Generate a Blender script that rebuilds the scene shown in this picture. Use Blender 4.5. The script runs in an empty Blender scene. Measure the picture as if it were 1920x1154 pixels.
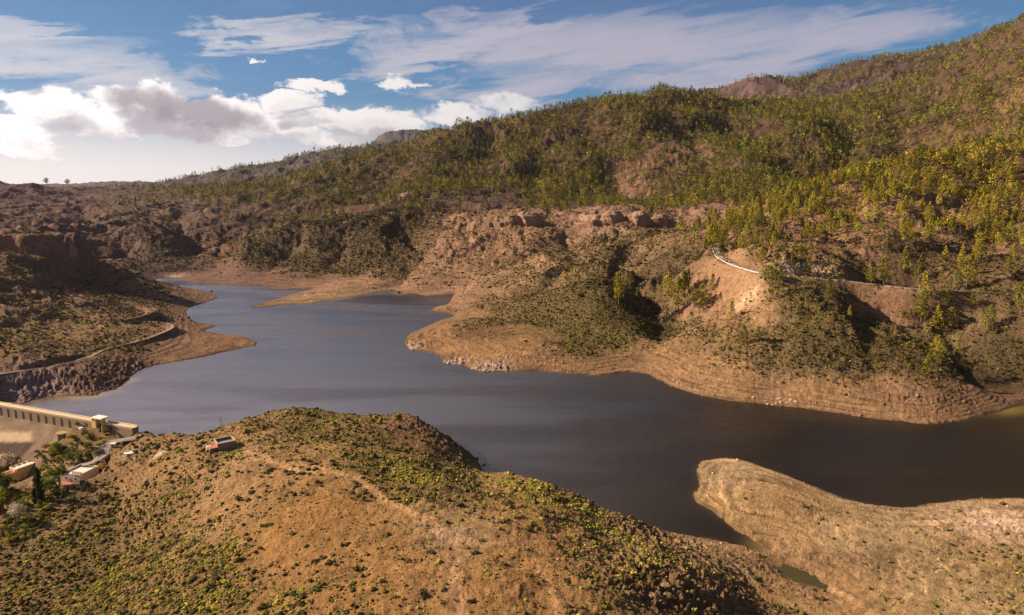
import bpy, math, random, time
import numpy as np
T0=time.time()
def log(*a): print('[%.1fs]'%(time.time()-T0),*a,flush=True)
random.seed(7); RNG=np.random.default_rng(11)
FAST=False
# ------------------------------------------------------------------ camera maths (survey of the photograph -> world metres)
CH=150.0; TH=math.radians(10.06); FOC=1280.0; CX,CY=960.0,577.0
cT,sT=math.cos(TH),math.sin(TH)
def ray(u,v):
    a=(u-CX)/FOC; b=(CY-v)/FOC
    return a, cT+b*sT, -sT+b*cT
def atz(u,v,z):
    a,Y,Z=ray(u,v); t=(z-CH)/Z
    return (a*t,Y*t,z)
def atd(u,v,d):
    a,Y,Z=ray(u,v); t=d/Y
    return (a*t,d,CH+Z*t)
def proj(x,y,z):
    dz=z-CH; f=y*cT-dz*sT; up=y*sT+dz*cT
    return CX+FOC*x/f, CY-FOC*up/f, f
# ------------------------------------------------------------------ noise
def _h(ix,iy,s):
    n=(ix.astype(np.int64)*374761393+iy.astype(np.int64)*668265263+s*974634777)&0xffffffff
    n=((n^(n>>13))*1274126177)&0xffffffff
    return (n^(n>>16))&0xffffffff
def gnoise(x,y,s=0):
    x0=np.floor(x);y0=np.floor(y);fx=x-x0;fy=y-y0
    x0=x0.astype(np.int64);y0=y0.astype(np.int64)
    u=fx*fx*fx*(fx*(fx*6-15)+10);v=fy*fy*fy*(fy*(fy*6-15)+10)
    def g(ix,iy,dx,dy):
        a=_h(ix,iy,s).astype(np.float64)*(2*math.pi/4294967296.0)
        return np.cos(a)*dx+np.sin(a)*dy
    n00=g(x0,y0,fx,fy);n10=g(x0+1,y0,fx-1,fy);n01=g(x0,y0+1,fx,fy-1);n11=g(x0+1,y0+1,fx-1,fy-1)
    return ((n00*(1-u)+n10*u)*(1-v)+(n01*(1-u)+n11*u)*v)*1.5
def fbm(x,y,wl,oct=4,s=0,gain=.5):
    r=0;a=1;t=0
    for i in range(oct):
        r=r+a*gnoise(x/wl+17.3*i,y/wl-9.1*i,s+i*31);t+=a;a*=gain;wl*=.5
    return r/t
def ridged(x,y,wl,oct=4,s=0,gain=.5):
    r=0;a=1;t=0
    for i in range(oct):
        r=r+a*(1-2*np.abs(gnoise(x/wl+7.3*i,y/wl-3.1*i,s+i*37)));t+=a;a*=gain;wl*=.5
    return r/t-.45
def sstep(a,b,x):
    t=np.clip((x-a)/(b-a),0,1);return t*t*(3-2*t)
# ------------------------------------------------------------------ lake outline
LAKE_PX=[(310,533),(337,538),(370,543),(390,548),(408,559),(393,565),(360,575),(348,583),(350,593),(362,603),(387,607),(407,612),
(380,620),(413,627),(447,630),(473,636),(483,642),(477,648),(433,658),(393,667),(333,678),(290,685),(257,697),(240,712),(227,723),(217,732),(200,733),
(180,742),(133,742),(93,743),(60,750),(43,757)]
DAM_Z=10.0
DB=np.array(atz(244,799,DAM_Z)[:2]); DA0=np.array(atz(0,757,DAM_Z)[:2])
DIR=(DA0-DB)/np.linalg.norm(DA0-DB); DA=DB+DIR*190.0
DN=np.array([-DIR[1],DIR[0]])
if DN[1]<0: DN=-DN         # upstream normal (away from camera)
lk=[atz(u,v,0)[:2] for u,v in LAKE_PX]
lk.append(tuple(DB+DIR*112+DN*6)); lk.append(tuple(DB+DIR*112+DN*1)); lk.append(tuple(DB+DIR*60+DN*1)); lk.append(tuple(DB-DIR*1+DN*1))
LAKE_PX2=[(268,822),(335,838),(425,838),(500,812),(600,797),(700,802),(790,806),(838,822),(884,852),(905,880),(925,897),(990,915),(1060,938),(1130,962),(1192,986),(1240,996),(1300,1006),(1360,1018),(1410,1031),(1440,1030),
(1420,1015),(1380,995),(1345,965),(1310,945),(1300,930),(1312,915),(1310,900),(1306,880),(1320,865),(1350,860),(1385,862),(1440,880),(1520,910),(1580,935),(1640,948),(1700,952),(1760,943),(1820,938),(1900,935),(1960,933),(2100,926),(2500,905),
(2500,690),(2200,705),(2050,730),(1960,748),(1920,758),(1850,778),(1800,790),(1740,796),(1640,785),(1540,770),(1430,757),(1370,752),(1310,740),(1260,725),(1215,702),(1180,697),(1120,705),(1060,700),(1000,695),(950,697),(900,697),(870,685),(835,682),(825,668),(800,660),(768,657),(760,640),(765,628),(790,617),(830,600),(852,592),(840,588),(805,584),(815,577),(840,570),(850,556),(852,552),(800,556),(772,550),(758,553),(740,545),(720,546),(690,552),(640,560),(580,570),(530,573),(480,578),(467,575),(490,569),(530,558),(560,548),(587,542),(560,541),(520,544),(497,541),(497,537),(460,536),(417,534),(377,532),(343,527),(333,522),(320,520),(300,521),(290,525)]
lk+= [atz(u,v,0)[:2] for u,v in LAKE_PX2]
LAKE=np.array(lk)
# short stream pool behind the bay
POND=np.array([atz(u,v,.6)[:2] for u,v in [(1452,1063),(1484,1062),(1518,1077),(1550,1099),(1548,1108),(1510,1094),(1476,1081)]])
def sdist(poly,X,Y):
    """signed distance, positive outside"""
    n=len(poly);d2=np.full(X.shape,1e18);ins=np.zeros(X.shape,bool)
    for i in range(n):
        ax,ay=poly[i];bx,by=poly[(i+1)%n];ex,ey=bx-ax,by-ay;L=ex*ex+ey*ey+1e-9
        t=np.clip(((X-ax)*ex+(Y-ay)*ey)/L,0,1)
        q=(X-ax-t*ex)**2+(Y-ay-t*ey)**2;d2=np.minimum(d2,q)
        c=((ay>Y)!=(by>Y))
        xi=(bx-ax)*(Y-ay)/((by-ay) if abs(by-ay)>1e-12 else 1e-12)+ax
        ins^= c&(X<xi)
    d=np.sqrt(d2);return np.where(ins,-d,d)
# ------------------------------------------------------------------ terrain control points: (u, v, 'z', height) or (u, v, 'd', depth)
CP=[]
def Z(*l):
    for u,v,z in l: CP.append(atz(u,v,z))
def D(*l):
    for u,v,d in l: CP.append(atd(u,v,d))
# foreground hill
Z((0,1154,-2),(150,1154,12),(300,1154,24),(500,1154,35),(700,1154,40),(900,1154,42),(1100,1154,40),(1200,1154,36),(1300,1154,27),
(1250,1080,29),(1180,1060,26),(1450,1154,7),(1550,1154,5),(1700,1154,9),(1920,1154,12),(1920,1050,9),(1700,1050,6),(1500,1045,3),(1600,1110,4),
(1400,900,4),(1360,960,3),(1500,950,5),(1600,980,5),(1800,980,5),(1400,1000,2.2),(1760,965,2.5),(1920,960,3),(1900,1000,8),
(300,1050,12),(500,1050,30),(700,1050,37),(500,1000,31),(840,1000,35),(1000,1050,36),(1000,960,27),(900,960,30),(700,950,33),(600,900,31),(400,900,25),(400,1000,22),(280,900,13),
(420,845,23),(330,835,17),(310,850,16),(205,950,-3),(225,830,7),(190,850,2.5),(185,870,1),(300,990,9),(150,1050,-6),(60,1050,-16),
(110,835,-4),(60,890,-15),(90,870,-9),(155,908,-4),(130,880,-5),(45,960,-20),(45,1005,-19),(100,1000,-15),(0,900,-30),(0,1000,-24),(0,850,-32),(-100,900,-36),(-150,1050,-34),(-300,1000,-20),(-400,900,0),(-500,1100,10),
(90,930,-13),(110,960,-14),
(500,775,13),(600,771,16),(700,779,16),(790,784,12),(832,808,7),(440,799,16),(400,810,16),(330,815,12),(270,808,9),(185,800,8),(150,806,6),
(600,800,22),(520,820,24),(700,850,26),(860,848,9),(820,870,20),(800,830,17),(760,800,18),(880,882,11),(990,887,10),(1080,917,10),(1188,971,7),(1150,990,14),(1240,1005,6),(930,900,14),(1040,930,17),(1100,970,19),(1200,1010,13),(1300,1040,9),(1360,1050,5),(1390,1080,5),(1330,1085,12),(1420,1110,4),(1480,1120,4),(1400,1050,2.5))
# left bank
Z((60,560,36),(60,640,22),(60,695,14),(60,722,7),(10,742,4),(120,720,6),(170,700,9),(200,560,24),(300,580,10),(250,592,14),(150,600,21),(150,650,14),(250,650,9),(350,640,4),(430,643,2),(300,620,9),(330,560,8),(380,555,3),(385,609,1.5),(190,722,3),(-200,700,20),(-400,600,50),(250,670,6))
D((60,478,830),(-60,475,830),(10,470,850),(110,478,860),(175,500,880),(250,513,960),(300,530,1010),(-300,450,900),(-300,400,1300),(140,520,850))
# valley behind the mesa
D((160,430,1300),(200,470,1230),(205,440,1280),(280,425,1350),(270,470,1240),(330,455,1300),(370,468,1280),(330,500,1180),(280,500,1170),(240,505,1130),(60,425,1300),(100,400,1600),(200,400,1650),(300,400,1700),(400,420,1600),(430,440,1450),
(0,340,2200),(50,350,2250),(100,353,2300),(200,356,2400),(400,362,2200),(300,352,2700),(450,352,2500),(0,380,1800),(-300,330,2200),(-600,300,2200),(200,375,2000),(350,380,1900))
# dark hill in the middle and its spit
D((400,465,1330),(600,412,1350),(700,406,1350),(780,410,1330),(500,432,1330),(430,455,1310),(400,505,1200),(500,508,1180),(600,460,1240),(450,490,1220),(700,500,1130),(600,400,1700),(500,410,1700),(700,392,1650),(760,372,1600),(740,385,1560),(700,450,1230),(800,440,1250))
Z((600,513,11),(660,525,5.5),(700,517,9),(640,510,10),(560,563,1.5),(620,545,4),(550,536,1.2),(450,515,8),(380,515,7),(640,535,6),(700,540,3.5))
# central slope with rock outcrops
D((900,412,1290),(990,420,1240),(1060,410,1290),(1120,396,1330),(1160,412,1260),(1240,416,1270),(1330,392,1380),(1400,388,1450),(1290,430,1180),(850,450,1200),(850,500,1080),(1000,450,1150),(1000,500,1010),(900,530,960),(930,490,1070),
(1085,468,1080),(1060,440,1180),(1050,492,1000),(800,515,1040),(770,530,1010),(860,540,940),(930,555,880),
(800,372,1560),(920,378,1560),(1100,386,1620),(840,403,1470),(1000,395,1480),(1200,386,1600),(1280,388,1560))
# promontory
D((1150,468,950),(1100,500,900),(1200,480,930),(1060,535,830),(1000,560,800),(1000,600,720),(950,590,760),(1130,540,735),(1090,580,715),(1100,620,650),(1050,640,630),(940,640,650),(1180,540,770),(1200,500,860),(1250,520,800),(1250,590,680),(1215,570,735),(1200,645,600),(1300,610,600),(1240,662,575),(1300,450,900),(1200,440,1100),(1300,500,780),(1330,540,700),(1270,560,720),(1150,600,670))
Z((1150,660,7),(1040,670,6),(950,665,6),(880,650,5),(850,630,6),(900,600,9),(880,575,7),(1100,685,4),(830,640,3),(1000,640,11),(1000,680,4))
Z((1400,540,52),(1350,585,32),(1400,600,33),(1345,460,78),(1350,480,75),(1380,497,71),(1430,512,68),(1500,519,66),(1560,522,63),(1600,527,60),(1680,540,58),(1750,545,57),(1850,548,56),(1920,553,55),(2050,560,54),
(1470,550,57),(1560,550,56),(1500,600,39),(1700,600,34),(1600,680,18),(1800,680,16),(1400,650,22),(1340,640,19),(1300,692,8),(1400,722,7),(1500,735,7),(1620,750,8),(1750,745,9),(1880,725,7),(1920,640,27),(1860,650,22),(1840,700,11),(2050,650,30),(2050,720,9),(1985,700,11),(2160,690,9),(2120,630,27),(2280,650,16),(2200,600,36),(1650,560,46),(1700,565,42),(1800,570,46),(1900,580,48),(1600,620,33),(1500,660,23),(1800,620,30))
D((1500,480,730),(1440,480,760),(1400,440,850),(1500,420,900),(1575,487,700),(1640,505,735),(1690,515,730),(1740,490,745),(1640,470,790),(1850,500,720),(1700,420,900),(1800,350,1150),(1920,280,1300),(1900,400,930),(1600,370,1050),(1500,368,1130),(1420,400,1150),(1360,425,1050),(1700,308,1270),(1600,340,1180),(1850,290,1280),(2100,250,1250),(2100,400,900),(2100,500,720),(1990,480,760),
(1500,372,1300),(1620,345,1450))
# mountain
D((1200,380,1700),(1200,300,2000),(1200,220,2300),(1250,160,2600),(1210,165,2600),(1180,175,2570),(1130,185,2550),(1080,200,2530),(1000,212,2500),(900,230,2450),(820,252,2400),(760,270,2450),(700,287,2500),(600,315,2500),(540,330,2450),(500,342,2400),(700,340,2000),(900,320,2000),(600,372,1800),(900,360,1680),(900,280,2200),(1050,300,2050),(1050,250,2280),(1050,350,1800),
(1300,186,2500),(1370,196,2450),(1463,218,2400),(1570,203,2300),(1630,209,2300),(1697,193,2300),(1780,162,2300),(1863,86,2300),(1920,35,2300),(2100,-60,2200),(1300,240,2200),(1300,300,1950),(1400,250,2100),(1400,300,1850),(1500,250,2020),(1450,345,1580),(1350,375,1500),(1580,240,2030),(1600,300,1800),(1690,240,1930),(1640,320,1620),(1720,200,2100),(1800,170,2000),(1850,200,1750),(1920,220,1520),(1920,120,1950),(1800,270,1500),(1740,300,1480),(2100,120,1500),(2400,100,1400))
# purple mountain behind
PM=[(1240,225),(1300,205),(1345,186),(1370,175),(1400,156),(1450,146),(1490,153),(1520,150),(1560,132),(1600,118),(1700,104),(1780,86),(1830,66),(1870,52),(1920,44),(2100,0)]
D(*[(u,v,3600) for u,v in PM])
for u,v in PM[1::2]:
    x,y,z=atd(u,v,3600);CP.append((x*.83,y*.83,z*.72));CP.append((x*1.3,y*1.3,z*.6))
FR=[(310,348),(350,340),(400,325),(470,315),(540,300),(600,290),(640,283),(690,278),(760,276),(850,270)]
D(*[(u,v-4,3800) for u,v in FR])
for u,v in FR[::2]:
    x,y,z=atd(u,v,3800);CP.append((x*.8,y*.8,z*.55));CP.append((x*1.3,y*1.3,z*.5))
for u in (1000,1150,1250):
    x,y,z=atd(u,300,3400);CP.append((x,y,220))
D(*[(u,v,7000) for u,v in [(640,300),(690,274),(705,258),(720,249),(740,244),(780,248),(800,249),(812,241),(830,240),(870,262),(950,275),(1200,290)]])
D(*[(u,v,8800) for u,v in [(-100,350),(60,349),(100,348),(140,349),(160,346),(180,344),(200,343),(220,338),(240,341),(260,340),(300,345),(360,350),(450,345),(560,330)]])
for u in (-400,0,300,700,1200,1700,2300):
    x,y,z=atd(u,360,5000);CP.append((x,y,120))
    x,y,z=atd(u,360,12500);CP.append((x,y,60))
# lake bed / shore
CPA=np.array(CP)
lp=LAKE.copy()
sel=[p for p in lp if np.hypot(*p)<1300]
# sides outside the picture, beside the camera
side=[(-260,60,10),(-150,90,14),(150,90,34),(260,60,30),(0,90,44),(0,30,44),(-600,200,40),(600,150,40),(-900,500,90),(900,400,60),(1500,900,300),(-1500,1000,160),(-3000,2000,200),(3000,1500,500),(-6000,4000,150),(6000,4000,500),(-200,-50,20),(200,-50,30)]
A=np.vstack([CPA,np.array(side,float),np.array([(p[0],p[1],.3) for p in sel])])
keep=np.ones(len(A),bool)
# drop points that (nearly) coincide
for i in range(len(A)):
    if keep[i]:
        r=np.hypot(A[i,0],A[i,1]);dd=np.hypot(A[:,0]-A[i,0],A[:,1]-A[i,1]);k=(dd<r*.006);k[:i+1]=False;keep&=~k
A=A[keep]
def lp_(x,y):
    return np.arctan2(x,y),np.log(np.maximum(np.hypot(x,y),20))
def tps_fit(px,py,val,lam):
    n=len(px);d=np.hypot(px[:,None]-px,py[:,None]-py);K=np.where(d>0,d*d*np.log(d+1e-12),0)+np.eye(n)*lam
    P=np.c_[np.ones(n),px,py];M=np.block([[K,P],[P.T,np.zeros((3,3))]])
    return np.linalg.solve(M,np.r_[val,0,0,0])
def tps_eval(w,px,py,x,y):
    out=np.empty(x.shape)
    f=x.ravel();g=y.ravel();o=out.ravel()
    for i in range(0,len(f),20000):
        a=f[i:i+20000];b=g[i:i+20000];d2=(a[:,None]-px)**2+(b[:,None]-py)**2
        K=.5*d2*np.log(d2+1e-20);o[i:i+20000]=K@w[:-3]+w[-3]+w[-2]*a+w[-1]*b
    return o.reshape(x.shape)
# heights are fitted divided by distance (elevation-like scale), so that near relief is not swamped by the mountains
pa,pr=lp_(A[:,0],A[:,1]);rr=np.hypot(A[:,0],A[:,1])
W=tps_fit(pa*1.0,pr,A[:,2]/rr*1000,2e-5)
log('tps',len(A))
# polar grid
NC,NR=(1500,1250)
az=np.concatenate([np.linspace(-75,-42,70)[:-1],np.linspace(-42,42,NC-140),np.linspace(42,75,71)[1:]])*math.pi/180
NC=len(az)
lr=np.linspace(math.log(70),math.log(13500),NR)
ca=np.interp(np.linspace(0,1,330),np.linspace(0,1,NC),az);cl=np.linspace(lr[0],lr[-1],420)
GA,GL=np.meshgrid(ca,cl)
coarse=tps_eval(W,pa,pr,GA,GL)
def bilin(F,ax,ay,x,y):
    ix=np.interp(x,ax,np.arange(len(ax)));iy=np.interp(y,ay,np.arange(len(ay)))
    i0=np.clip(ix.astype(int),0,len(ax)-2);j0=np.clip(iy.astype(int),0,len(ay)-2);fx=ix-i0;fy=iy-j0
    return (F[j0,i0]*(1-fx)+F[j0,i0+1]*fx)*(1-fy)+(F[j0+1,i0]*(1-fx)+F[j0+1,i0+1]*fx)*fy
AZ,LR=np.meshgrid(az,lr)
R=np.exp(LR);X=R*np.sin(AZ);Y=R*np.cos(AZ)
H=bilin(coarse,ca,cl,AZ,LR)*R/1000
log('grid')
S=np.full(X.shape,500.0)
m=(R<2200)
S[m]=sdist(LAKE,X[m],Y[m])
S=np.where(m,S+(fbm(X,Y,16,4,5,.65)*2.6+ridged(X,Y,7,3,15,.6)*.9)*sstep(0,900,1500-R),S)
log('lake dist')
downs=((X-DB[0])*DN[0]+(Y-DB[1])*DN[1]<0)&(((X-DB[0])*DIR[0]+(Y-DB[1])*DIR[1])>-6)&(((X-DB[0])*DIR[0]+(Y-DB[1])*DIR[1])<230)&(Y<520)  # valley below the dam
# relief noise
amp=sstep(8,40,H)*(1-downs*.7)
far=sstep(1400,2100,R)
FG=sstep(520,430,R)   # near hill
H0=H.copy()
n1=(ridged(X+fbm(X,Y,300,2,6)*90,Y,300,5,3,.55)*46-13)*far*sstep(90,230,H+20*far)+ridged(X,Y,520,4,9,.55)*20*sstep(2600,3300,R)
n2=(ridged(X+fbm(X,Y,120,2,7)*40,Y,110,5,21,.58)*15*amp+ridged(X,Y,230,3,25)*15*sstep(35,90,H)*(1-far))*(1-FG)+fbm(X,Y,30,3,41)*1.5*amp*(1-FG)
n1=n1+(ridged(X+fbm(X,Y,130,2,61)*50,Y,170,4,62,.55)*17-5)*sstep(1120,1350,R)*sstep(2500,2200,R)*sstep(-250,-450,X)*sstep(8,40,H)
n3=ridged(X,Y,14,4,51,.6)*1.7*sstep(3,12,H)*(1-far)*(1-FG*.55)+fbm(X,Y,22,3,61)*1.6*FG*sstep(3,12,np.abs(H)+2)
n4=fbm(X,Y,2.6,3,71,.65)*.42*(R<700)*sstep(2,6,np.abs(H)+1)
H=H+n1+n2+n3+n4
def ravine(pts,depth,wid):
    global H
    P=np.array([atd(*q)[:2] for q in pts]);best=np.full(X.shape,1e9)
    mm=(X>P[:,0].min()-wid*3)&(X<P[:,0].max()+wid*3)&(Y>P[:,1].min()-wid*3)&(Y<P[:,1].max()+wid*3);x=X[mm]+gnoise(X[mm]/40,Y[mm]/40,3)*9;y=Y[mm];b=best[mm]
    for i in range(len(P)-1):
        a=P[i];e=P[i+1]-a;L=e[0]**2+e[1]**2;t=np.clip(((x-a[0])*e[0]+(y-a[1])*e[1])/L,0,1);b=np.minimum(b,np.hypot(x-a[0]-t*e[0],y-a[1]-t*e[1]))
    H[mm]-=depth*np.exp(-(b/wid)**1.5)
for pts_,dp_,wd_ in [([(1340,195,2450),(1400,240,2200),(1470,295,1950),(1540,345,1650)],42,75),([(1700,185,2250),(1697,240,1950),(1665,300,1700),(1630,325,1600)],45,70),([(930,250,2400),(880,300,2150),(850,340,1900)],36,70),([(1090,225,2400),(1130,290,2150),(1170,345,1850),(1190,375,1720)],40,65),
 ([(1240,195,2450),(1300,265,2150),(1360,330,1850)],38,60),([(1570,215,2250),(1590,270,2000),(1570,330,1700)],40,65),([(1010,235,2400),(1010,290,2200),(1000,350,1850)],34,60),([(770,300,2350),(740,340,2100),(700,370,1850)],28,60),([(1790,170,2150),(1800,225,1850),(1760,280,1600)],36,60),([(1880,130,2000),(1880,190,1700),(1850,240,1500)],34,55),
 ([(1850,320,1180),(1800,380,1020),(1740,430,900)],16,30),([(1640,370,1100),(1600,410,980),(1560,450,860)],12,28),([(1920,380,1000),(1880,430,880),(1830,480,780)],14,26),([(150,390,1800),(180,430,1450),(230,470,1250)],16,34),([(330,400,1750),(350,440,1450),(360,470,1300)],14,30)]:ravine(pts_,dp_,wd_)
ravine([(1175,478,950),(1200,510,860),(1222,555,770),(1243,590,690),(1248,630,630)],15,24)
ravine([(1335,520,800),(1345,560,700),(1300,600,640),(1260,640,610)],7,16)
ravine([(1600,492,770),(1650,512,722),(1700,520,715)],11,20)
ravine([(1770,560,590),(1800,600,550),(1830,640,515),(1860,680,490)],10,20)
ravine([(1060,440,1180),(1090,470,1060),(1070,500,960),(1000,540,850)],9,20)
ravine([(760,430,1280),(790,470,1150),(760,510,1060),(740,530,1000)],8,18)
ravine([(560,430,1320),(540,470,1240),(500,500,1190)],8,18)
ravine([(640,420,1330),(650,460,1240),(620,500,1170)],7,18)
ravine([(1480,560,620),(1470,610,560),(1460,660,510)],5,14)
ravine([(1620,580,590),(1640,630,540),(1630,690,480)],5,15)
log('noise')
# keep land above the water and the water inside its outline
rocky=np.zeros(X.shape)
cap=np.where(FG>.5,.85,.38)
land=np.minimum(H,.35+np.maximum(S,0)*cap+np.maximum(S-18,0)**1.55*.22)
land=np.maximum(land,.06+np.clip(S,0,12)*.11)
# wave-cut terraces of the drawn-down shore
tz=np.clip(land,0,12)
land=land-np.sin(tz*2*math.pi/1.1+fbm(X,Y,30,2,12)*3)*.22*sstep(.2,1,tz)*sstep(12,9,land)
bed=np.maximum(-.03-np.maximum(-S,0)*.28,-14)
near_lake=S<400
Hf=np.where(S<0,bed,land)
Hf=np.where(downs,H,Hf)
Hf=np.where(downs&(H>8.5)&(S>0)&(S<25),np.minimum(H,9.3),Hf)
H=Hf
# rock caps: (u, v, depth, half width m, half depth m, height, edge, rotation)
ROCKM=np.zeros(X.shape)
def mesa(u,v,d,wx,wy,h,edge,rot=0,seed=0,rough=.25,lobes=14,top=None):
    global H,ROCKM
    x,y,_=atd(u,v,d);c,s=math.cos(rot),math.sin(rot)
    mm=(np.abs(X-x)<wx*2.2+wy+30)&(np.abs(Y-y)<wy*2.2+wx+30)
    if not mm.any(): return
    xx=X[mm]-x;yy=Y[mm]-y;p=(xx*c+yy*s)/wx;q=(-xx*s+yy*c)/wy
    r=(p**2+q**2)**.5+fbm(X[mm],Y[mm],lobes,3,90+seed)*rough*2
    k=sstep(1+edge,1-edge,r)
    k2=.6*k+.4*sstep(1.0+edge*3.2,1.0,r)
    if top is None:H[mm]+=k2*h*(1+fbm(X[mm],Y[mm],8,3,77+seed)*.25)
    else:
        H[mm]=H[mm]*(1-k)+k*np.maximum(H[mm],top+fbm(X[mm],Y[mm],14,3,78)*2.5)
    ROCKM[mm]=np.maximum(ROCKM[mm],sstep(1.35,1.02,r)*sstep(.5,.85,r))
mesa(10,455,880,92,30,24,.16,rot=-.03,seed=1,rough=.2,lobes=34,top=atd(60,438,875)[2])
mesa(-150,455,900,110,60,24,.10,seed=2,top=atd(60,431,880)[2])
mesa(925,418,1260,62,18,9,.16,rot=.06,seed=4)
mesa(1200,412,1268,62,16,6,.25,seed=5,rough=.12)
mesa(1012,262,2290,34,20,16,.1,seed=8)
mesa(742,372,1590,60,25,9,.2,seed=10)
def rough_patch(u,v,d,rad,amp_,wl=8,seed=0,rw=1.,yscale=1.):
    global H,ROCKM
    x,y,_=atd(u,v,d) if d else (0,0,0)
    k=np.exp(-((X-x)**2+((Y-y)/yscale)**2)/rad**2)
    k=np.where(k<.02,0,k)
    mm=k>0
    H[mm]+=k[mm]*amp_*(np.abs(ridged(X[mm],Y[mm],wl,4,200+seed,.6))*1.4-.3)*np.clip(S[mm]*.3,0,1)
    ROCKM[mm]=np.maximum(ROCKM[mm],k[mm]*rw)
for i,(u,v,z,rad,am,wl) in enumerate([(860,835,6,22,3.5,8),(800,815,10,20,1.2,8),(1140,948,4,18,2,6),(1262,1100,25,26,3.5,8),(1350,1130,12,22,3,8),(780,645,2,18,4,9),(850,675,2,14,4,8),(920,690,2,20,4,9),
    (150,720,5,40,3.5,12),(240,690,4,30,4,10),(1640,155,430,260,30,70),(60,735,3,50,3,12),(350,600,3,30,3,9),(1240,1020,6,22,2,6),(1500,506,67,30,7,12),(1445,500,70,16,5,9),(1570,505,64,22,6,12),(1700,740,9,60,.6,7),(1500,745,7,60,.6,7),(1300,715,6,40,.7,7),(1040,680,5,40,1.2,7),(1300,450,80,60,5,20),(1400,540,52,40,2,8),(1900,980,8,40,1.2,8),(1450,1060,2.5,26,1.2,7)]):
    p=atz(u,v,z) if z!=430 else atd(u,v,2800)
    rough_patch_x=p
    k=np.exp(-((X-p[0])**2+(Y-p[1])**2)/rad**2);mm=k>.02
    H[mm]+=k[mm]*am*(np.abs(ridged(X[mm],Y[mm],wl,4,200+i,.6))*1.5-.25)*np.clip(S[mm]*.3,0,1)
    ROCKM[mm]=np.maximum(ROCKM[mm],k[mm]*.9)
log('rocks')
# roads and pads are cut into the slope: polyline of pixels + height
def poly3(pts): return np.array([atz(u,v,z) for u,v,z in pts])
def smooth(P,n=4):
    P=np.asarray(P,float)
    t=np.arange(len(P));T=np.linspace(0,len(P)-1,(len(P)-1)*n+1)
    Q=np.zeros((len(T),P.shape[1]))
    for k in range(P.shape[1]):
        # catmull-rom
        a=P[:,k];i=np.clip(T.astype(int),0,len(P)-2);f=T-i
        p0=a[np.clip(i-1,0,None)];p1=a[i];p2=a[i+1];p3=a[np.clip(i+2,None,len(P)-1)]
        Q[:,k]=.5*((2*p1)+(-p0+p2)*f+(2*p0-5*p1+4*p2-p3)*f*f+(-p0+3*p1-3*p2+p3)*f**3)
    return Q
PAVE=np.zeros(X.shape)
def carve(P,w,fall,mark=0.,cutcol=0.):
    """level a band of half width w along the polyline P, easing back over fall metres"""
    global H,PAVE
    mm=(X>P[:,0].min()-w-fall)&(X<P[:,0].max()+w+fall)&(Y>P[:,1].min()-w-fall)&(Y<P[:,1].max()+w+fall)
    x=X[mm];y=Y[mm];best=np.full(x.shape,1e9);zz=np.zeros(x.shape)
    for i in range(len(P)-1):
        a=P[i];b=P[i+1];e=b-a;L=e[0]**2+e[1]**2+1e-9
        t=np.clip(((x-a[0])*e[0]+(y-a[1])*e[1])/L,0,1)
        d=np.hypot(x-a[0]-t*e[0],y-a[1]-t*e[1]);k=d<best
        best=np.where(k,d,best);zz=np.where(k,a[2]+t*e[2],zz)
    k=sstep(w+fall,w,best)
    H[mm]=H[mm]*(1-k)+zz*k
    PAVE[mm]=np.maximum(PAVE[mm],mark*sstep(w+1.5,w,best))
MAIN=smooth(poly3([(1352,436,80),(1347,452,79),(1342,466,77.5),(1347,480,75),(1362,491,72.5),(1392,503,70),(1430,513,68.5),(1470,518,67),(1520,522,65.5),(1580,527,63),(1640,534,61),(1700,541,60),(1760,546,59),(1850,550,58),(1920,554,57),(2020,558,57),(2150,562,58)]),5)
carve(MAIN,5.0,11)
WALLR=smooth(poly3([(640,372,115),(720,370,117),(800,374,119),(900,378,120),(1000,381,120),(1090,385,119.5),(1180,388,119),(1280,390,118),(1330,391,117)]) if False else np.array([atd(u,v,d) for u,v,d in [(640,388,1640),(720,380,1600),(790,374,1560),(850,375.5,1545),(920,378,1540),(1000,381,1545),(1090,385.5,1560),(1180,388.5,1580),(1270,391,1560),(1330,392,1540)]]),5)
carve(WALLR,6.0,14)
DROAD=smooth(poly3([(262,818,9),(225,826,7.5),(200,834,6),(196,848,4.5),(186,858,3),(168,868,1),(144,875,-1.5),(120,885,-5),(98,906,-10),(78,936,-15),(56,965,-18.5),(52,992,-20),(42,1012,-21),(20,1035,-22),(-30,1060,-23)]),5)
carve(DROAD,3.6,5)
FARTRK=smooth(poly3([(-60,712,16),(0,702,15),(60,693,14),(120,682,12.5),(170,668,11.5),(195,656,11),(240,645,10.5),(270,637,10.5),(300,626,10.5),(322,615,10),(315,607,11),(270,603,13),(220,604,15)]),5)
carve(FARTRK,2.2,5)
UPTRK=smooth(poly3([(232,600,17),(260,594,16.5),(285,584,16),(270,573,18),(240,566,21)]),5)
carve(UPTRK,2.,4)
carve(np.array([atz(130,806,6.2),atz(175,803,6.6)]),7,5)      # pad at the end of the dam
carve(np.array([atz(200,832,5.6),atz(232,833,6.2)]),7,4)      # turning area
PADS=[(atz(50,893,-15),8,10),(atz(155,903,-5.),8,9),(atz(421,836,22.5),7,7)]
for p,w,f in PADS: carve(np.array([(p[0]-.1,p[1]-(5 if w>7 else 0),p[2]-(1.2 if w>7 else 0)),p,(p[0]+.1,p[1]+5,p[2])]),w*.9,f*.6)
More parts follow.
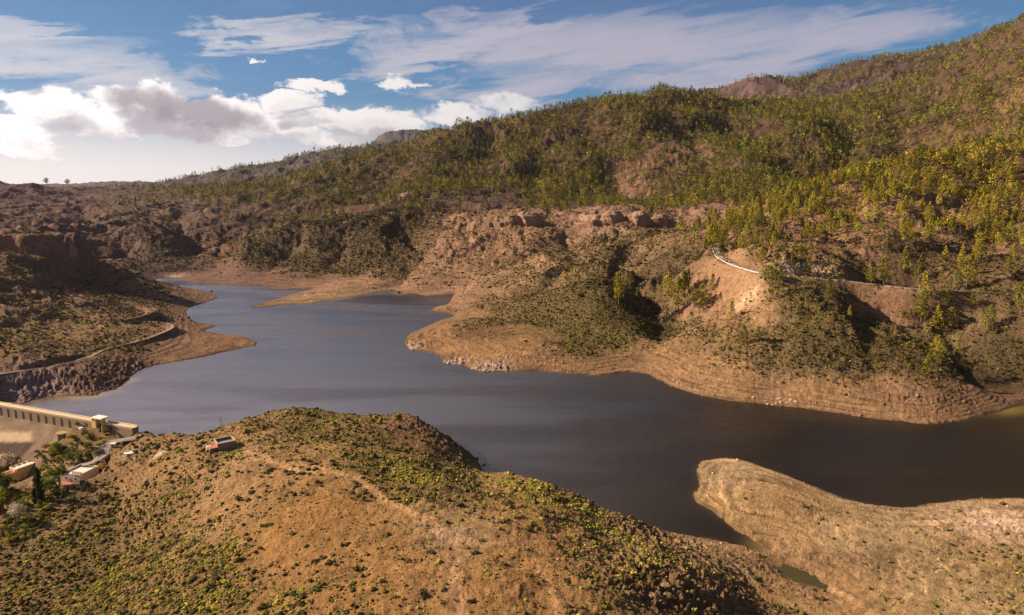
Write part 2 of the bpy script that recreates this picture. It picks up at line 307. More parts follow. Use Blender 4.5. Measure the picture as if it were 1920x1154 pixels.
# the dam: valley side terrain stays under its sloping face
al=(X-DB[0])*DIR[0]+(Y-DB[1])*DIR[1];ac=-((X-DB[0])*DN[0]+(Y-DB[1])*DN[1])   # along, downstream
k=(al>8)&(al<195)&(ac>-6)&(ac<48)
lim=10-1.2-np.clip((ac-3)/.8,0,60)-3.5
foot=np.interp(al,[0,8,18,30,50,70,95,130,160,190],[8.6,7.0,0,-8,-20,-30,-34,-34,-20,9])
H=np.where(k,np.minimum(H,np.maximum(lim,foot)),H)
# pond
ps=sdist(POND,X,Y)+fbm(X,Y,3.5,3,5)*2.2;H=np.where(ps<0,.25-np.minimum(-ps,2)*.2,np.where(ps<8,np.maximum(H,.62+ps*.06),H))
k=(ps>0)&(ps<10);H=np.where(k,H*sstep(0,10,ps)+(.62+ps*.1)*(1-sstep(0,10,ps)),H)
log('carved')
def hgt(x,y):
    x=np.asarray(x,float);y=np.asarray(y,float)
    return bilin(H,az,lr,np.arctan2(x,y),np.log(np.maximum(np.hypot(x,y),70.5)))
def fld(F,x,y):
    return bilin(F,az,lr,np.arctan2(x,y),np.log(np.maximum(np.hypot(x,y),70.5)))
def hit(u,v,dmin=110,dmax=12000):
    a,Yy,Zz=ray(u,v);d=np.exp(np.linspace(math.log(dmin),math.log(dmax),6000));t=d/Yy
    z=CH+Zz*t;h=hgt(a*t,d);k=np.argmax(z<h)
    if not (z<h).any(): k=len(d)-1
    return np.array((a*t[k],d[k],h[k]))
# slope
gx=np.gradient(H,axis=1)/(np.gradient(az)[None,:]*R);gy=np.gradient(H,axis=0)/(np.gradient(lr)[:,None]*R)
SLOPE=np.hypot(gx,gy)
# ------------------------------------------------------------------ scene basics
sc=bpy.context.scene;COL=sc.collection
def tag(o,label=None,cat=None,group=None,kind=None):
    if label:o['label']=label
    if cat:o['category']=cat
    if group:o['group']=group
    if kind:o['kind']=kind
    return o
def nmat(name):
    m=bpy.data.materials.new(name);m.use_nodes=True;nt=m.node_tree;nt.nodes.clear();return m,nt
class G:
    """tiny node-graph helper"""
    def __init__(s,nt):s.nt=nt
    def n(s,t,**k):
        x=s.nt.nodes.new(t)
        for a,b in k.items():setattr(x,a,b)
        return x
    def put(s,sock,v):
        if v is None:return
        if isinstance(v,bpy.types.NodeSocket):s.nt.links.new(v,sock)
        else:
            if hasattr(sock.default_value,'__len__') and not hasattr(v,'__len__'):v=[v]*len(sock.default_value)
            if hasattr(sock.default_value,'__len__') and len(sock.default_value)==4 and len(v)==3:v=(*v,1)
            sock.default_value=v
    def m(s,op,a,b=None,c=None,clamp=False):
        x=s.n('ShaderNodeMath',operation=op,use_clamp=clamp)
        for i,v in enumerate((a,b,c)):
            if v is not None:s.put(x.inputs[i],v)
        return x.outputs[0]
    def vm(s,op,a,b=None):
        x=s.n('ShaderNodeVectorMath',operation=op);s.put(x.inputs[0],a)
        if b is not None:
            if op=='SCALE':s.put(x.inputs[3],b)
            else:s.put(x.inputs[1],b)
        return x.outputs['Value'] if op in('LENGTH','DOT_PRODUCT','DISTANCE') else x.outputs[0]
    def mix(s,f,a,b,bt='MIX'):
        x=s.n('ShaderNodeMix',data_type='RGBA',blend_type=bt);s.put(x.inputs[0],f);s.put(x.inputs[6],a);s.put(x.inputs[7],b);return x.outputs[2]
    def noise(s,vec,scale,detail=4,rough=.55,dist=0,lac=2.):
        x=s.n('ShaderNodeTexNoise');s.put(x.inputs['Vector'],vec);s.put(x.inputs['Scale'],scale);x.inputs['Detail'].default_value=detail;x.inputs['Roughness'].default_value=rough;x.inputs['Distortion'].default_value=dist;x.inputs['Lacunarity'].default_value=lac
        return x.outputs['Fac']
    def ss(s,x,a,b,lo=0.,hi=1.):
        y=s.n('ShaderNodeMapRange',interpolation_type='SMOOTHSTEP');s.put(y.inputs[0],x);s.put(y.inputs[1],a);s.put(y.inputs[2],b);s.put(y.inputs[3],lo);s.put(y.inputs[4],hi);return y.outputs[0]
    def pos(s):return s.n('ShaderNodeNewGeometry').outputs['Position']
    def attr(s,name,out='Color'):
        x=s.n('ShaderNodeAttribute',attribute_name=name);return x.outputs[out]
    def sep(s,v):
        x=s.n('ShaderNodeSeparateXYZ');s.put(x.inputs[0],v);return x.outputs
    def sepc(s,v):
        x=s.n('ShaderNodeSeparateColor');s.put(x.inputs[0],v);return x.outputs
    def comb(s,a,b,c):
        x=s.n('ShaderNodeCombineXYZ');s.put(x.inputs[0],a);s.put(x.inputs[1],b);s.put(x.inputs[2],c);return x.outputs[0]
    def out(s,sh,world=False,vol=None):
        o=s.n('ShaderNodeOutputWorld' if world else 'ShaderNodeOutputMaterial')
        if sh is not None:s.nt.links.new(sh,o.inputs[0])
        if vol is not None:s.nt.links.new(vol,o.inputs[1])
    def bsdf(s,col,rough=.9,spec=.2,normal=None,metal=0.):
        b=s.n('ShaderNodeBsdfPrincipled');s.put(b.inputs['Base Color'],col);s.put(b.inputs['Roughness'],rough);s.put(b.inputs['Specular IOR Level'],spec);s.put(b.inputs['Metallic'],metal)
        if normal is not None:s.nt.links.new(normal,b.inputs['Normal'])
        return b
    def bump(s,h,dist,strength=1.):
        x=s.n('ShaderNodeBump');s.put(x.inputs['Height'],h);s.put(x.inputs['Distance'],dist);s.put(x.inputs['Strength'],strength);return x.outputs[0]
def simple(name,col,rough=.85,var=.18,scale=.8,bump=.0,spec=.2,metal=0.,dirt=None):
    m,nt=nmat(name);g=G(nt);p=g.pos();n=g.noise(p,scale,5,.6);n2=g.noise(p,scale*7,3,.6)
    f=g.m('MULTIPLY_ADD',g.m('ADD',n,n2),var*2,1-var*2)
    c=g.mix(1.,col,g.comb(f,f,f),'MULTIPLY')
    if dirt:
        c=g.mix(g.m('MULTIPLY',g.ss(n,.5,.72),.7),c,dirt)
    nn=g.bump(n2,bump) if bump else None
    g.out(g.bsdf(c,rough,spec,nn,metal).outputs[0]);return m
def mesh_from(name,verts,faces,mat,parent=None,smooth=False,cols=None):
    me=bpy.data.meshes.new(name);verts=np.asarray(verts,np.float32);nv=len(verts)
    if isinstance(faces,np.ndarray):
        k=faces.shape[1];me.vertices.add(nv);me.vertices.foreach_set('co',verts.ravel());nf=len(faces)
        me.loops.add(nf*k);me.loops.foreach_set('vertex_index',faces.astype(np.int32).ravel())
        me.polygons.add(nf);me.polygons.foreach_set('loop_start',np.arange(0,nf*k,k,dtype=np.int32))
        me.update(calc_edges=True)
    else:me.from_pydata([tuple(map(float,v)) for v in verts],[],faces)
    if smooth:me.polygons.foreach_set('use_smooth',np.ones(len(me.polygons),bool))
    if cols is not None:
        a=me.color_attributes.new('tint','FLOAT_COLOR','POINT');c=np.ones((nv,4),np.float32);c[:,:3]=cols;a.data.foreach_set('color',c.ravel())
    if mat:me.materials.append(mat)
    me.update()
    o=bpy.data.objects.new(name,me);COL.objects.link(o)
    if parent is not None:o.parent=parent
    return o
# ------------------------------------------------------------------ soil colours surveyed over the place (some with shade and cloud shadow painted in)
PD0=[(1240,170,.9),(1100,220,.85),(1000,240,.75),(900,250,.7),(820,270,.6),(750,300,.55),(700,330,.55),(620,340,.5),(600,380,.45),(540,350,.4),(450,370,.35),(500,385,.35),(400,370,.3),(700,370,.4),(850,310,.75),(900,345,.55),(1000,300,.85),(1100,320,.9),(1200,260,.9),(1260,290,.35),(1290,300,.35),(1210,330,.45),(1190,345,.3),(1100,370,.75),(1250,370,.95),(1350,350,.95),(1400,300,.9),(1400,220,.9),(1300,210,.95),(1500,200,.85),(1550,260,.85),(1500,330,.95),(1600,200,.9),(1650,260,.8),(1690,220,.6),(1750,200,.7),(1720,160,.7),(1800,180,.65),(1850,120,.65),(1900,80,.6),(1900,150,.65),(1880,200,.55),(1800,250,.6),(1850,260,.6),(1900,240,.6),(1820,215,.7),(1780,290,.35),(1750,270,.5),
(1600,120,.8),(1500,150,.7),(1640,155,.3),(1450,150,.7),(1700,110,.8),(1400,160,.3),(1800,80,.7),
(1900,300,.85),(1800,320,.85),(1700,330,.85),(1600,360,.8),(1500,380,.85),(1430,400,.85),(1380,430,.8),(1350,445,.6),(1500,420,.45),(1450,440,.55),(1550,440,.3),(1600,400,.5),(1650,430,.3),(1700,380,.5),(1700,440,.35),(1750,460,.4),(1800,400,.6),(1850,450,.55),(1900,400,.7),(1900,480,.45),(1600,470,.15),(1500,470,.12),(1550,480,.02),(1420,470,.12),(1650,500,.06),(1750,500,.12),(1850,520,.12),(1900,510,.2),
(1600,600,.02),(1800,640,.04),(1500,650,0),(1800,600,.10),(1900,600,.08),(1400,580,0),(1250,580,.0),(1100,560,0),(1000,600,0),(1100,480,.01),(1200,470,.01),(1000,450,.0),(850,450,0),(700,450,0),(600,440,0),(500,450,.01),(1250,430,0),(1330,410,.02),(1100,400,.0),(900,400,0),(780,355,.6),(830,362,.65),(1000,375,.45),(950,385,.1),(850,388,.1),(1050,380,.5),(1150,375,.6),(650,375,.25),(700,385,.1),(600,395,.05),
(300,380,.12),(200,370,.06),(100,360,.03),(0,350,.01),(200,400,.04),(100,400,.02),(350,400,.06),(60,500,0),(200,450,.01),(280,450,.01),(400,430,.02),(500,400,.06),(500,305,.4),(600,290,.45),(400,325,.4),(690,280,.5),(740,250,.2),(1300,500,0),(100,700,0),(300,650,0),(800,530,0),(600,520,0),(900,640,0),(1000,680,0),(900,580,0),(1200,690,0),(1400,740,0),(1700,760,0),(400,640,0),(60,560,0),(200,600,0),(350,560,0),(1050,540,0),(1150,640,0),(950,520,0),(250,520,0),(150,540,0),(820,600,0)]
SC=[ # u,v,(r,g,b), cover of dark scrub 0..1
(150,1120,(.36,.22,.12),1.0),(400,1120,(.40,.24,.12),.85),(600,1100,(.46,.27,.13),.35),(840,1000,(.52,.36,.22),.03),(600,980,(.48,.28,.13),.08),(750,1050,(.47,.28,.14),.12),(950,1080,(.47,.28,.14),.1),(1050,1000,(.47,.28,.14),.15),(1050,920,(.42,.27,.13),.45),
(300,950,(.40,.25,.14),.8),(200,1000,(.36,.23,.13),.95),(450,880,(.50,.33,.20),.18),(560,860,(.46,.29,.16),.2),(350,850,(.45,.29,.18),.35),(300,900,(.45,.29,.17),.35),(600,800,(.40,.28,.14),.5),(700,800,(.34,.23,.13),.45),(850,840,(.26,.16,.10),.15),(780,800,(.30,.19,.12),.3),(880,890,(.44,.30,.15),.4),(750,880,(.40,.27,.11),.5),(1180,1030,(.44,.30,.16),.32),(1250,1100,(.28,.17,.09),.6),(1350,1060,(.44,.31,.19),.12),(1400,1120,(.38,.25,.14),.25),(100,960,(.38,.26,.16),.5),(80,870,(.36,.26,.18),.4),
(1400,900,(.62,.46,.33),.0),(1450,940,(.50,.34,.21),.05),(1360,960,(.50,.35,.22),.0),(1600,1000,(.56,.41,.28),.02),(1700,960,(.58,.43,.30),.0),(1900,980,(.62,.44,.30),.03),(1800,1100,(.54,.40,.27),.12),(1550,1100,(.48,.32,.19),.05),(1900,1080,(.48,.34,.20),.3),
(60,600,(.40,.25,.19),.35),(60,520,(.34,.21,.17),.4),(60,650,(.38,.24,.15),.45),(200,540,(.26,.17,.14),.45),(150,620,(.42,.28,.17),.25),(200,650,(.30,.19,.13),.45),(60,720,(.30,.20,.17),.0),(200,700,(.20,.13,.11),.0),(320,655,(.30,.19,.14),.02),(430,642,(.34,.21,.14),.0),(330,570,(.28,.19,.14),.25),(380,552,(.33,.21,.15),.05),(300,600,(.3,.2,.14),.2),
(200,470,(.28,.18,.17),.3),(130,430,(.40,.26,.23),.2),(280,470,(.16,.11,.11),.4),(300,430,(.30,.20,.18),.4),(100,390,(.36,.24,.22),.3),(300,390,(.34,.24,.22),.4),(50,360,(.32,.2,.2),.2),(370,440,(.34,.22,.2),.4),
(450,510,(.40,.27,.22),.0),(550,480,(.13,.10,.065),.9),(500,450,(.17,.135,.07),.9),(700,430,(.09,.065,.05),.9),(600,440,(.10,.075,.055),.9),(660,530,(.52,.36,.25),.0),(600,555,(.48,.34,.22),.0),(700,480,(.17,.12,.08),.7),(500,520,(.34,.22,.17),0),  # darkest rows: cloud shadow on the middle hill, put into the soil colour
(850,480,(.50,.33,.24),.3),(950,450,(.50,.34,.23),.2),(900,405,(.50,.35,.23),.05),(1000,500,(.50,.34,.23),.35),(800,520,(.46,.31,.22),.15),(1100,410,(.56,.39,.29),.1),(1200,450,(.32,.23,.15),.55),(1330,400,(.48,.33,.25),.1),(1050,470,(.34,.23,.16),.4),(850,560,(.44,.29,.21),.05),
(1100,490,(.26,.19,.11),.7),(1050,590,(.22,.16,.08),.9),(1150,570,(.11,.075,.05),.85),(1100,640,(.22,.16,.08),.8),(900,640,(.42,.26,.16),.0),(1000,675,(.38,.24,.15),.0),(1230,530,(.12,.085,.055),.8),(1240,620,(.10,.07,.045),.85),(900,600,(.36,.24,.14),.3),(1200,680,(.4,.26,.17),0),  # darkest rows: gully shade put into the soil colour
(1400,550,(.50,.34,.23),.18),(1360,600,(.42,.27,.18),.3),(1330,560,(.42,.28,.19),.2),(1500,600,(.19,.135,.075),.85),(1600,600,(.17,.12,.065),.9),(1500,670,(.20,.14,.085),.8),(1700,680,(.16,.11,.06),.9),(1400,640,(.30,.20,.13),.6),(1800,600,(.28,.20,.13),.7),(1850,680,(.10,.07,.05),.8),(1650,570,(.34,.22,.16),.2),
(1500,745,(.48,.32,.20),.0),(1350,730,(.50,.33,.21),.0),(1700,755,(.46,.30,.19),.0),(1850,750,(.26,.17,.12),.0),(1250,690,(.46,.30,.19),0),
(1500,430,(.46,.29,.20),.15),(1450,480,(.34,.22,.15),.4),(1700,400,(.48,.31,.21),.2),(1600,450,(.42,.26,.18),.3),(1800,480,(.22,.14,.10),.5),(1680,500,(.15,.09,.07),.5),(1900,450,(.38,.24,.17),.3),(1850,520,(.26,.17,.12),.5),  # hollow beside the road: its shade is painted as dark soil
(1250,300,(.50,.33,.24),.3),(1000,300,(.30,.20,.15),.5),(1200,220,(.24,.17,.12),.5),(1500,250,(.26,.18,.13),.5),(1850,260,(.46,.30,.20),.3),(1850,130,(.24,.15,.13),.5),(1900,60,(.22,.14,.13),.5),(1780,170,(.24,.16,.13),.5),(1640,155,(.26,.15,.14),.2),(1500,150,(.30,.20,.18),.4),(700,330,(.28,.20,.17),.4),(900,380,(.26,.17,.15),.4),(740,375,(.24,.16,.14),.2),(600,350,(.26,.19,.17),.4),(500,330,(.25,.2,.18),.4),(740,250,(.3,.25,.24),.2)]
def hitd(u,v):
    p=hit(u,v);return p
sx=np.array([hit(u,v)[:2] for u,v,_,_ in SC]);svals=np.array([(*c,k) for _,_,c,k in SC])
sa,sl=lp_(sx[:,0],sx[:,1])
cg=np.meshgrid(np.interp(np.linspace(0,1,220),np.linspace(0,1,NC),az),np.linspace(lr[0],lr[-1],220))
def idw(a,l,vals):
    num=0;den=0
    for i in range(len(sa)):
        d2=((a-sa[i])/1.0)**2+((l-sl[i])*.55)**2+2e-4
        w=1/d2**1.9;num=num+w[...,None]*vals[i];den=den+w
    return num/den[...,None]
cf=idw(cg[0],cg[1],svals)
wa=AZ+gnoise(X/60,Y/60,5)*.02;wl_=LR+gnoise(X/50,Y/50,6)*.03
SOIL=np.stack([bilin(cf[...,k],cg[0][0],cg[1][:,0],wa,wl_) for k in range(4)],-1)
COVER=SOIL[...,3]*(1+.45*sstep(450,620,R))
log('soil')
# bands and patches
zb=H
farm=np.where(X<900,sstep(3000,3600,R),sstep(4800,5200,R))[...,None]
SMUD=sstep(3.0,.2,zb)*(S>-3)*(~downs)*(R<1300)
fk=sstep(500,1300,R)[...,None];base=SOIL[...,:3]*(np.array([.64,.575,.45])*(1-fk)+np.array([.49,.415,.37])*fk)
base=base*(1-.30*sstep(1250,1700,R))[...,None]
band=(1+.16*np.sin(zb*7+fbm(X,Y,20,2,3)*4)*np.sin(zb*2.7)*sstep(11,7,zb)*sstep(.2,1.,zb)*(S<140)*(R<1400)*(~downs))[...,None]
base*=band
steep=sstep(.55,1.1,SLOPE)
rockc=np.array([.26,.145,.10]);rk=np.clip(np.maximum(ROCKM,steep*.7),0,1)[...,None]
base=base*(1-rk*.55)+ (base*.35+rockc*.4)*rk*.55/.75
COVER*= (1-.8*rk[...,0])
# light headland rocks
for u,v,z,rad,c in [(775,650,2,11,(.62,.48,.38)),(850,680,2,10,(.66,.52,.42)),(920,690,2,15,(.62,.48,.38)),(70,735,2,25,(.42,.30,.30)),(300,850,15,3,(.7,.6,.5)),(245,849,9,3,(.75,.66,.58)),(1900,985,9,22,(.68,.52,.40)),(1040,512,46,8,(.7,.58,.42)),(1400,560,46,12,(.62,.44,.31)),(1480,502,70,14,(.72,.56,.42)),(1540,504,69,12,(.66,.48,.35)),(845,1000,35,6,(.54,.38,.28)),(330,519,1,14,(.6,.48,.36))]:
    p=atz(u,v,z) if z!=1 else hit(u,v);p=hit(u,v)
    k=np.exp(-((X-p[0])**2+(Y-p[1])**2)/rad**2)*(.65+.6*fbm(X,Y,7,3,8));k=np.clip(k*1.3,0,1)[...,None]
    base=base*(1-k)+np.array(c)*np.array([.9,.82,.75])*k
# worn tracks
def trackmask(P,w):
    best=np.full(X.shape,1e9);mm=(X>P[:,0].min()-9)&(X<P[:,0].max()+9)&(Y>P[:,1].min()-9)&(Y<P[:,1].max()+9)
    x=X[mm];y=Y[mm];b=best[mm]
    for i in range(len(P)-1):
        a=P[i];e=P[i+1]-a;L=e[0]**2+e[1]**2+1e-9;t=np.clip(((x-a[0])*e[0]+(y-a[1])*e[1])/L,0,1)
        b=np.minimum(b,np.hypot(x-a[0]-t*e[0],y-a[1]-t*e[1]))
    best[mm]=b;return sstep(w*1.6,w*.5,best+fbm(X,Y,5,2,4)*1.2)
TR=[([(470,862),(540,870),(610,880),(680,905),(730,940),(800,975),(840,1000),(850,1060),(860,1154)],1.8,(.56,.36,.22)),([(640,890),(560,885),(480,850),(445,850)],1.4,(.56,.37,.23)),([(1000,1050),(1030,1100),(1050,1154)],.8,(.55,.35,.22)),([(880,1020),(980,1020),(1090,990)],1.,(.52,.33,.2)),([(1480,1075),(1560,1110),(1640,1154)],1.5,(.60,.40,.24))]
for pts,w,c in TR:
    P=np.array([hit(u,min(v,1153))[:2] for u,v in pts]);P=smooth(P,4);k=(trackmask(P,w)*.75)[...,None];base=base*(1-k)+np.array(c)*np.array([.85,.74,.62])*k;COVER*=1-k[...,0]
# bare rectangles of old fields, walls between
fieldc=hit(600,1000);k=np.exp(-(((X-fieldc[0])/22)**2+((Y-fieldc[1])/24)**2)**2);COVER*=1-.9*k
COVER=np.where((S<150)&(zb<6.5)&(R>430),COVER*.04,COVER);COVER=np.where((S<14)&(R<430),COVER*sstep(1,14,S),COVER)
COVER*=1-PAVE
COVER=np.clip(COVER,0,1)
base=base*(1-farm)+np.array([.085,.075,.085])*farm
pm_=(sstep(2900,3100,R)*sstep(700,900,X)*sstep(5200,4800,R))[...,None];base=base*(1-pm_)+np.array([.11,.068,.075])*pm_*(1+.5*fbm(X,Y,120,4,9)[...,None])
gul=np.clip(fbm(X,Y,140,4,101)*2.2,-1,1)*sstep(1400,1800,R);base*=(1+.35*gul*(gul<0)*1.0)[...,None]
wet=(sstep(.9,.1,zb)*(S>-2)*(S<40)*(~downs))[...,None];base*=1-.42*wet
log('paint')
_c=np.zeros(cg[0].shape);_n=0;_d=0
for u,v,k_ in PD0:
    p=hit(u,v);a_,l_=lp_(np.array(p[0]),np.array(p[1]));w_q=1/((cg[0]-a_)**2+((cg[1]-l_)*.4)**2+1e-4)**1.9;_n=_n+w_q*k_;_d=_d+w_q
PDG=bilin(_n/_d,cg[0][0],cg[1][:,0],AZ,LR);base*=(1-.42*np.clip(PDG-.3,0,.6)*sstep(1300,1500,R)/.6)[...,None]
# terrain sheet
idx=np.arange(NR*NC).reshape(NR,NC)
F=np.stack([idx[:-1,:-1],idx[:-1,1:],idx[1:,1:],idx[1:,:-1]],-1).reshape(-1,4)
V=np.stack([X,Y,H],-1).reshape(-1,3)
m,nt=nmat('soil_and_scree');g=G(nt);P=g.pos();tint=g.attr('tint');cov=g.attr('tint','Alpha')
dist=g.vm('LENGTH',P)
n_big=g.noise(P,.035,6,.6);n_mid=g.noise(P,.22,7,.68);n_fin=g.noise(P,1.5,7,.75);n_far=g.noise(P,.06,8,.75)
v1=g.n('ShaderNodeTexVoronoi');g.put(v1.inputs['Vector'],P);v1.inputs['Scale'].default_value=.55;v1.inputs['Randomness'].default_value=1
v2=g.n('ShaderNodeTexVoronoi');g.put(v2.inputs['Vector'],P);v2.inputs['Scale'].default_value=1.3
c=g.mix(1.,tint,g.comb(*[g.m('MULTIPLY_ADD',n_mid,2.0,.0)]*3),'MULTIPLY')
x_,y_,z_=g.sep(P);strv=g.noise(g.comb(g.m('MULTIPLY',x_,.035),g.m('MULTIPLY',y_,.035),g.m('MULTIPLY',z_,1.5)),1.,5,.7)
sm=g.m('MULTIPLY',g.ss(z_,13,9),g.ss(z_,-1,.5))
c=g.mix(g.m('MULTIPLY',sm,g.ss(strv,.5,.36)),c,g.mix(1.,c,(.55,.52,.5),'MULTIPLY'))
c=g.mix(g.m('MULTIPLY',sm,g.ss(strv,.54,.66)),c,g.mix(1.,c,(1.4,1.36,1.3),'MULTIPLY'))
c=g.mix(1.,c,g.comb(g.m('MULTIPLY_ADD',n_big,.9,.55),g.m('MULTIPLY_ADD',n_big,.8,.6),g.m('MULTIPLY_ADD',n_big,.7,.65)),'MULTIPLY')
c=g.mix(g.ss(n_fin,.54,.66,0,.7),c,g.mix(1.,c,(1.45,1.4,1.35),'MULTIPLY'))
c=g.mix(g.ss(n_fin,.47,.33,0,.75),c,g.mix(1.,c,(.5,.5,.5),'MULTIPLY'))
# dry tufts: dark specks where scrub grows
tuft=g.m('MULTIPLY',g.ss(v1.outputs['Distance'],.62,.35),g.ss(g.m('ADD',g.noise(P,.12,3,.6),g.m('MULTIPLY',cov,.55)),.62,.85))
c=g.mix(g.m('MULTIPLY',tuft,.7),c,(.10,.085,.035))
tuft2=g.m('MULTIPLY',g.ss(v2.outputs['Distance'],.42,.22),g.ss(n_mid,.50,.62))
c=g.mix(g.m('MULTIPLY',tuft2,.5),c,(.16,.11,.055))
hb=g.m('ADD',g.m('ADD',g.m('MULTIPLY',n_mid,2.6),g.m('MULTIPLY',n_fin,.8)),g.m('MULTIPLY',g.m('MULTIPLY',strv,sm),1.2))
nrm=g.bump(hb,1.35,.9)
g.out(g.bsdf(c,.95,.08,nrm).outputs[0])
GROUND=m
terr=mesh_from('terrain',V,F,m,smooth=True)
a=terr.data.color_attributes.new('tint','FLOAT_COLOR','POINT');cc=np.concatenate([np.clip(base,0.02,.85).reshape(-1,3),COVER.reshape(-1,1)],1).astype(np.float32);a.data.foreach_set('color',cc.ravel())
tag(terr,'dry brown hills and shore around the reservoir',kind='structure')
log('terrain mesh')
# ------------------------------------------------------------------ water
st=1
wm=(S<2.2)&(R<2200)&(R>150)&(((X-DB[0])*DN[0]+(Y-DB[1])*DN[1]>-1.2)|(X>DB[0]+25))
fm=wm[:-1,:-1]|wm[1:,:-1]|wm[:-1,1:]|wm[1:,1:]
side_ok=((X-DB[0])*DN[0]+(Y-DB[1])*DN[1]>-1.2)|(X>DB[0]+12)
fm&=side_ok[:-1,:-1]
FW=F.reshape(NR-1,NC-1,4)[fm];u_,inv=np.unique(FW,return_inverse=True)
VW=np.stack([X.ravel()[u_],Y.ravel()[u_],np.zeros(len(u_))],-1)
m,nt=nmat('lake_water');g=G(nt);P=g.pos()
Ps=g.vm('MULTIPLY',P,(1,1,1))
w1=g.noise(Ps,.9,4,.6);w2=g.noise(P,.18,3,.6);w3=g.noise(g.vm('MULTIPLY',P,(.35,1.6,1)),.012,4,.6)
patch=g.ss(w3,.40,.62,.15,1.)
nrm=g.bump(g.m('ADD',g.m('MULTIPLY',w1,.5),g.m('MULTIPLY',w2,.9)),.36,patch)
col=g.mix(g.ss(g.noise(P,.012,3,.5),.4,.65),(.020,.014,.009),(.015,.012,.010))
dp=g.attr('tint');col=g.mix(g.sepc(dp)[0],col,(.16,.11,.035))
b=g.bsdf(col,g.m('MULTIPLY_ADD',patch,.12,.16),.5,nrm);b.inputs['IOR'].default_value=1.33
g.out(b.outputs[0])
sh=.3*np.exp(-np.maximum(-S.ravel()[u_],0)/1.2)*np.clip(.5+1.2*fbm(VW[:,0],VW[:,1],60,2,4),0,1)
# the shallow muddy margins seen in the photograph
for (u,v,rad) in [(640,560,30),(140,745,26),(235,715,10),(740,552,18),(1440,1025,8),(1900,770,20),(300,525,12)]:
    p=atz(u,v,0);k=np.exp(-((VW[:,0]-p[0])**2+(VW[:,1]-p[1])**2)/rad**2)*sstep(16,3,-S.ravel()[u_]);sh=np.maximum(sh,k)
water=mesh_from('lake_water',VW,inv.reshape(-1,4),m,smooth=True,cols=np.repeat(sh[:,None],3,1))
tag(water,'calm dark reservoir water between the hills',kind='structure')
# stream pool
pp=np.array([(x,y,.6) for x,y in POND+ (POND-POND.mean(0))*.5]);m2,nt=nmat('stagnant_water');g=G(nt);nn=g.noise(g.pos(),.6,4,.6)
g.out(g.bsdf(g.mix(nn,(.04,.032,.014),(.08,.06,.02)),.25,.4,g.bump(nn,.05)).outputs[0])
o=mesh_from('stream_pool_water',pp,[list(range(len(pp)))],m2);tag(o,'narrow green pool left in the stream bed at the head of the bay',kind='structure')
# ------------------------------------------------------------------ camera, sun, sky
cam=bpy.data.cameras.new('camera');co=bpy.data.objects.new('camera',cam);COL.objects.link(co);co.location=(0,0,CH)
co.rotation_euler=(math.pi/2-TH,0,0);cam.sensor_width=36;cam.lens=36*FOC/1920;cam.clip_start=1;cam.clip_end=60000;sc.camera=co
SUN_AZ,SUN_EL=math.radians(-81),math.radians(27)      # azimuth measured from +Y towards +X
sd=np.array([math.sin(SUN_AZ)*math.cos(SUN_EL),math.cos(SUN_AZ)*math.cos(SUN_EL),math.sin(SUN_EL)])
su=bpy.data.lights.new('sun','SUN');su.energy=5.0;su.angle=math.radians(.6);su.color=(1,.81,.56);so=bpy.data.objects.new('sun',su);COL.objects.link(so)
from mathutils import Vector
so.rotation_euler=Vector(-sd).to_track_quat('-Z','Y').to_euler();so.location=(-300,200,500)
# ------------------------------------------------------------------ foliage material: colour per plant from the mesh, or per object
def foliage_mat(name,col=None,var=.35,trans=.25):
    m,nt=nmat(name);g=G(nt);p=g.pos()
    c=g.attr('tint') if col is None else g.n('ShaderNodeRGB').outputs[0]
    if col is not None:c.default_value=(*col,1)
    n=g.noise(p,.9,4,.6);f=g.m('MULTIPLY_ADD',n,var*2,1-var)
    oi=g.n('ShaderNodeObjectInfo').outputs['Random'];f=g.m('MULTIPLY',f,g.m('MULTIPLY_ADD',oi,.45,.78)) if col is not None else f
    c=g.mix(1.,c,g.comb(f,f,g.m('MULTIPLY',f,.95)),'MULTIPLY')
    d=g.n('ShaderNodeBsdfDiffuse');g.put(d.inputs[0],c);t=g.n('ShaderNodeBsdfTranslucent');g.put(t.inputs[0],g.mix(1.,c,(1.1,1.1,.5),'MULTIPLY'))
    mx=g.n('ShaderNodeMixShader');mx.inputs[0].default_value=trans;nt.links.new(d.outputs[0],mx.inputs[1]);nt.links.new(t.outputs[0],mx.inputs[2])
    g.out(mx.outputs[0]);return m
M_STUFF=foliage_mat('mixed_foliage',trans=.12);M_BARK=simple('pine_bark',(.16,.10,.07),.95,.3,1.5)
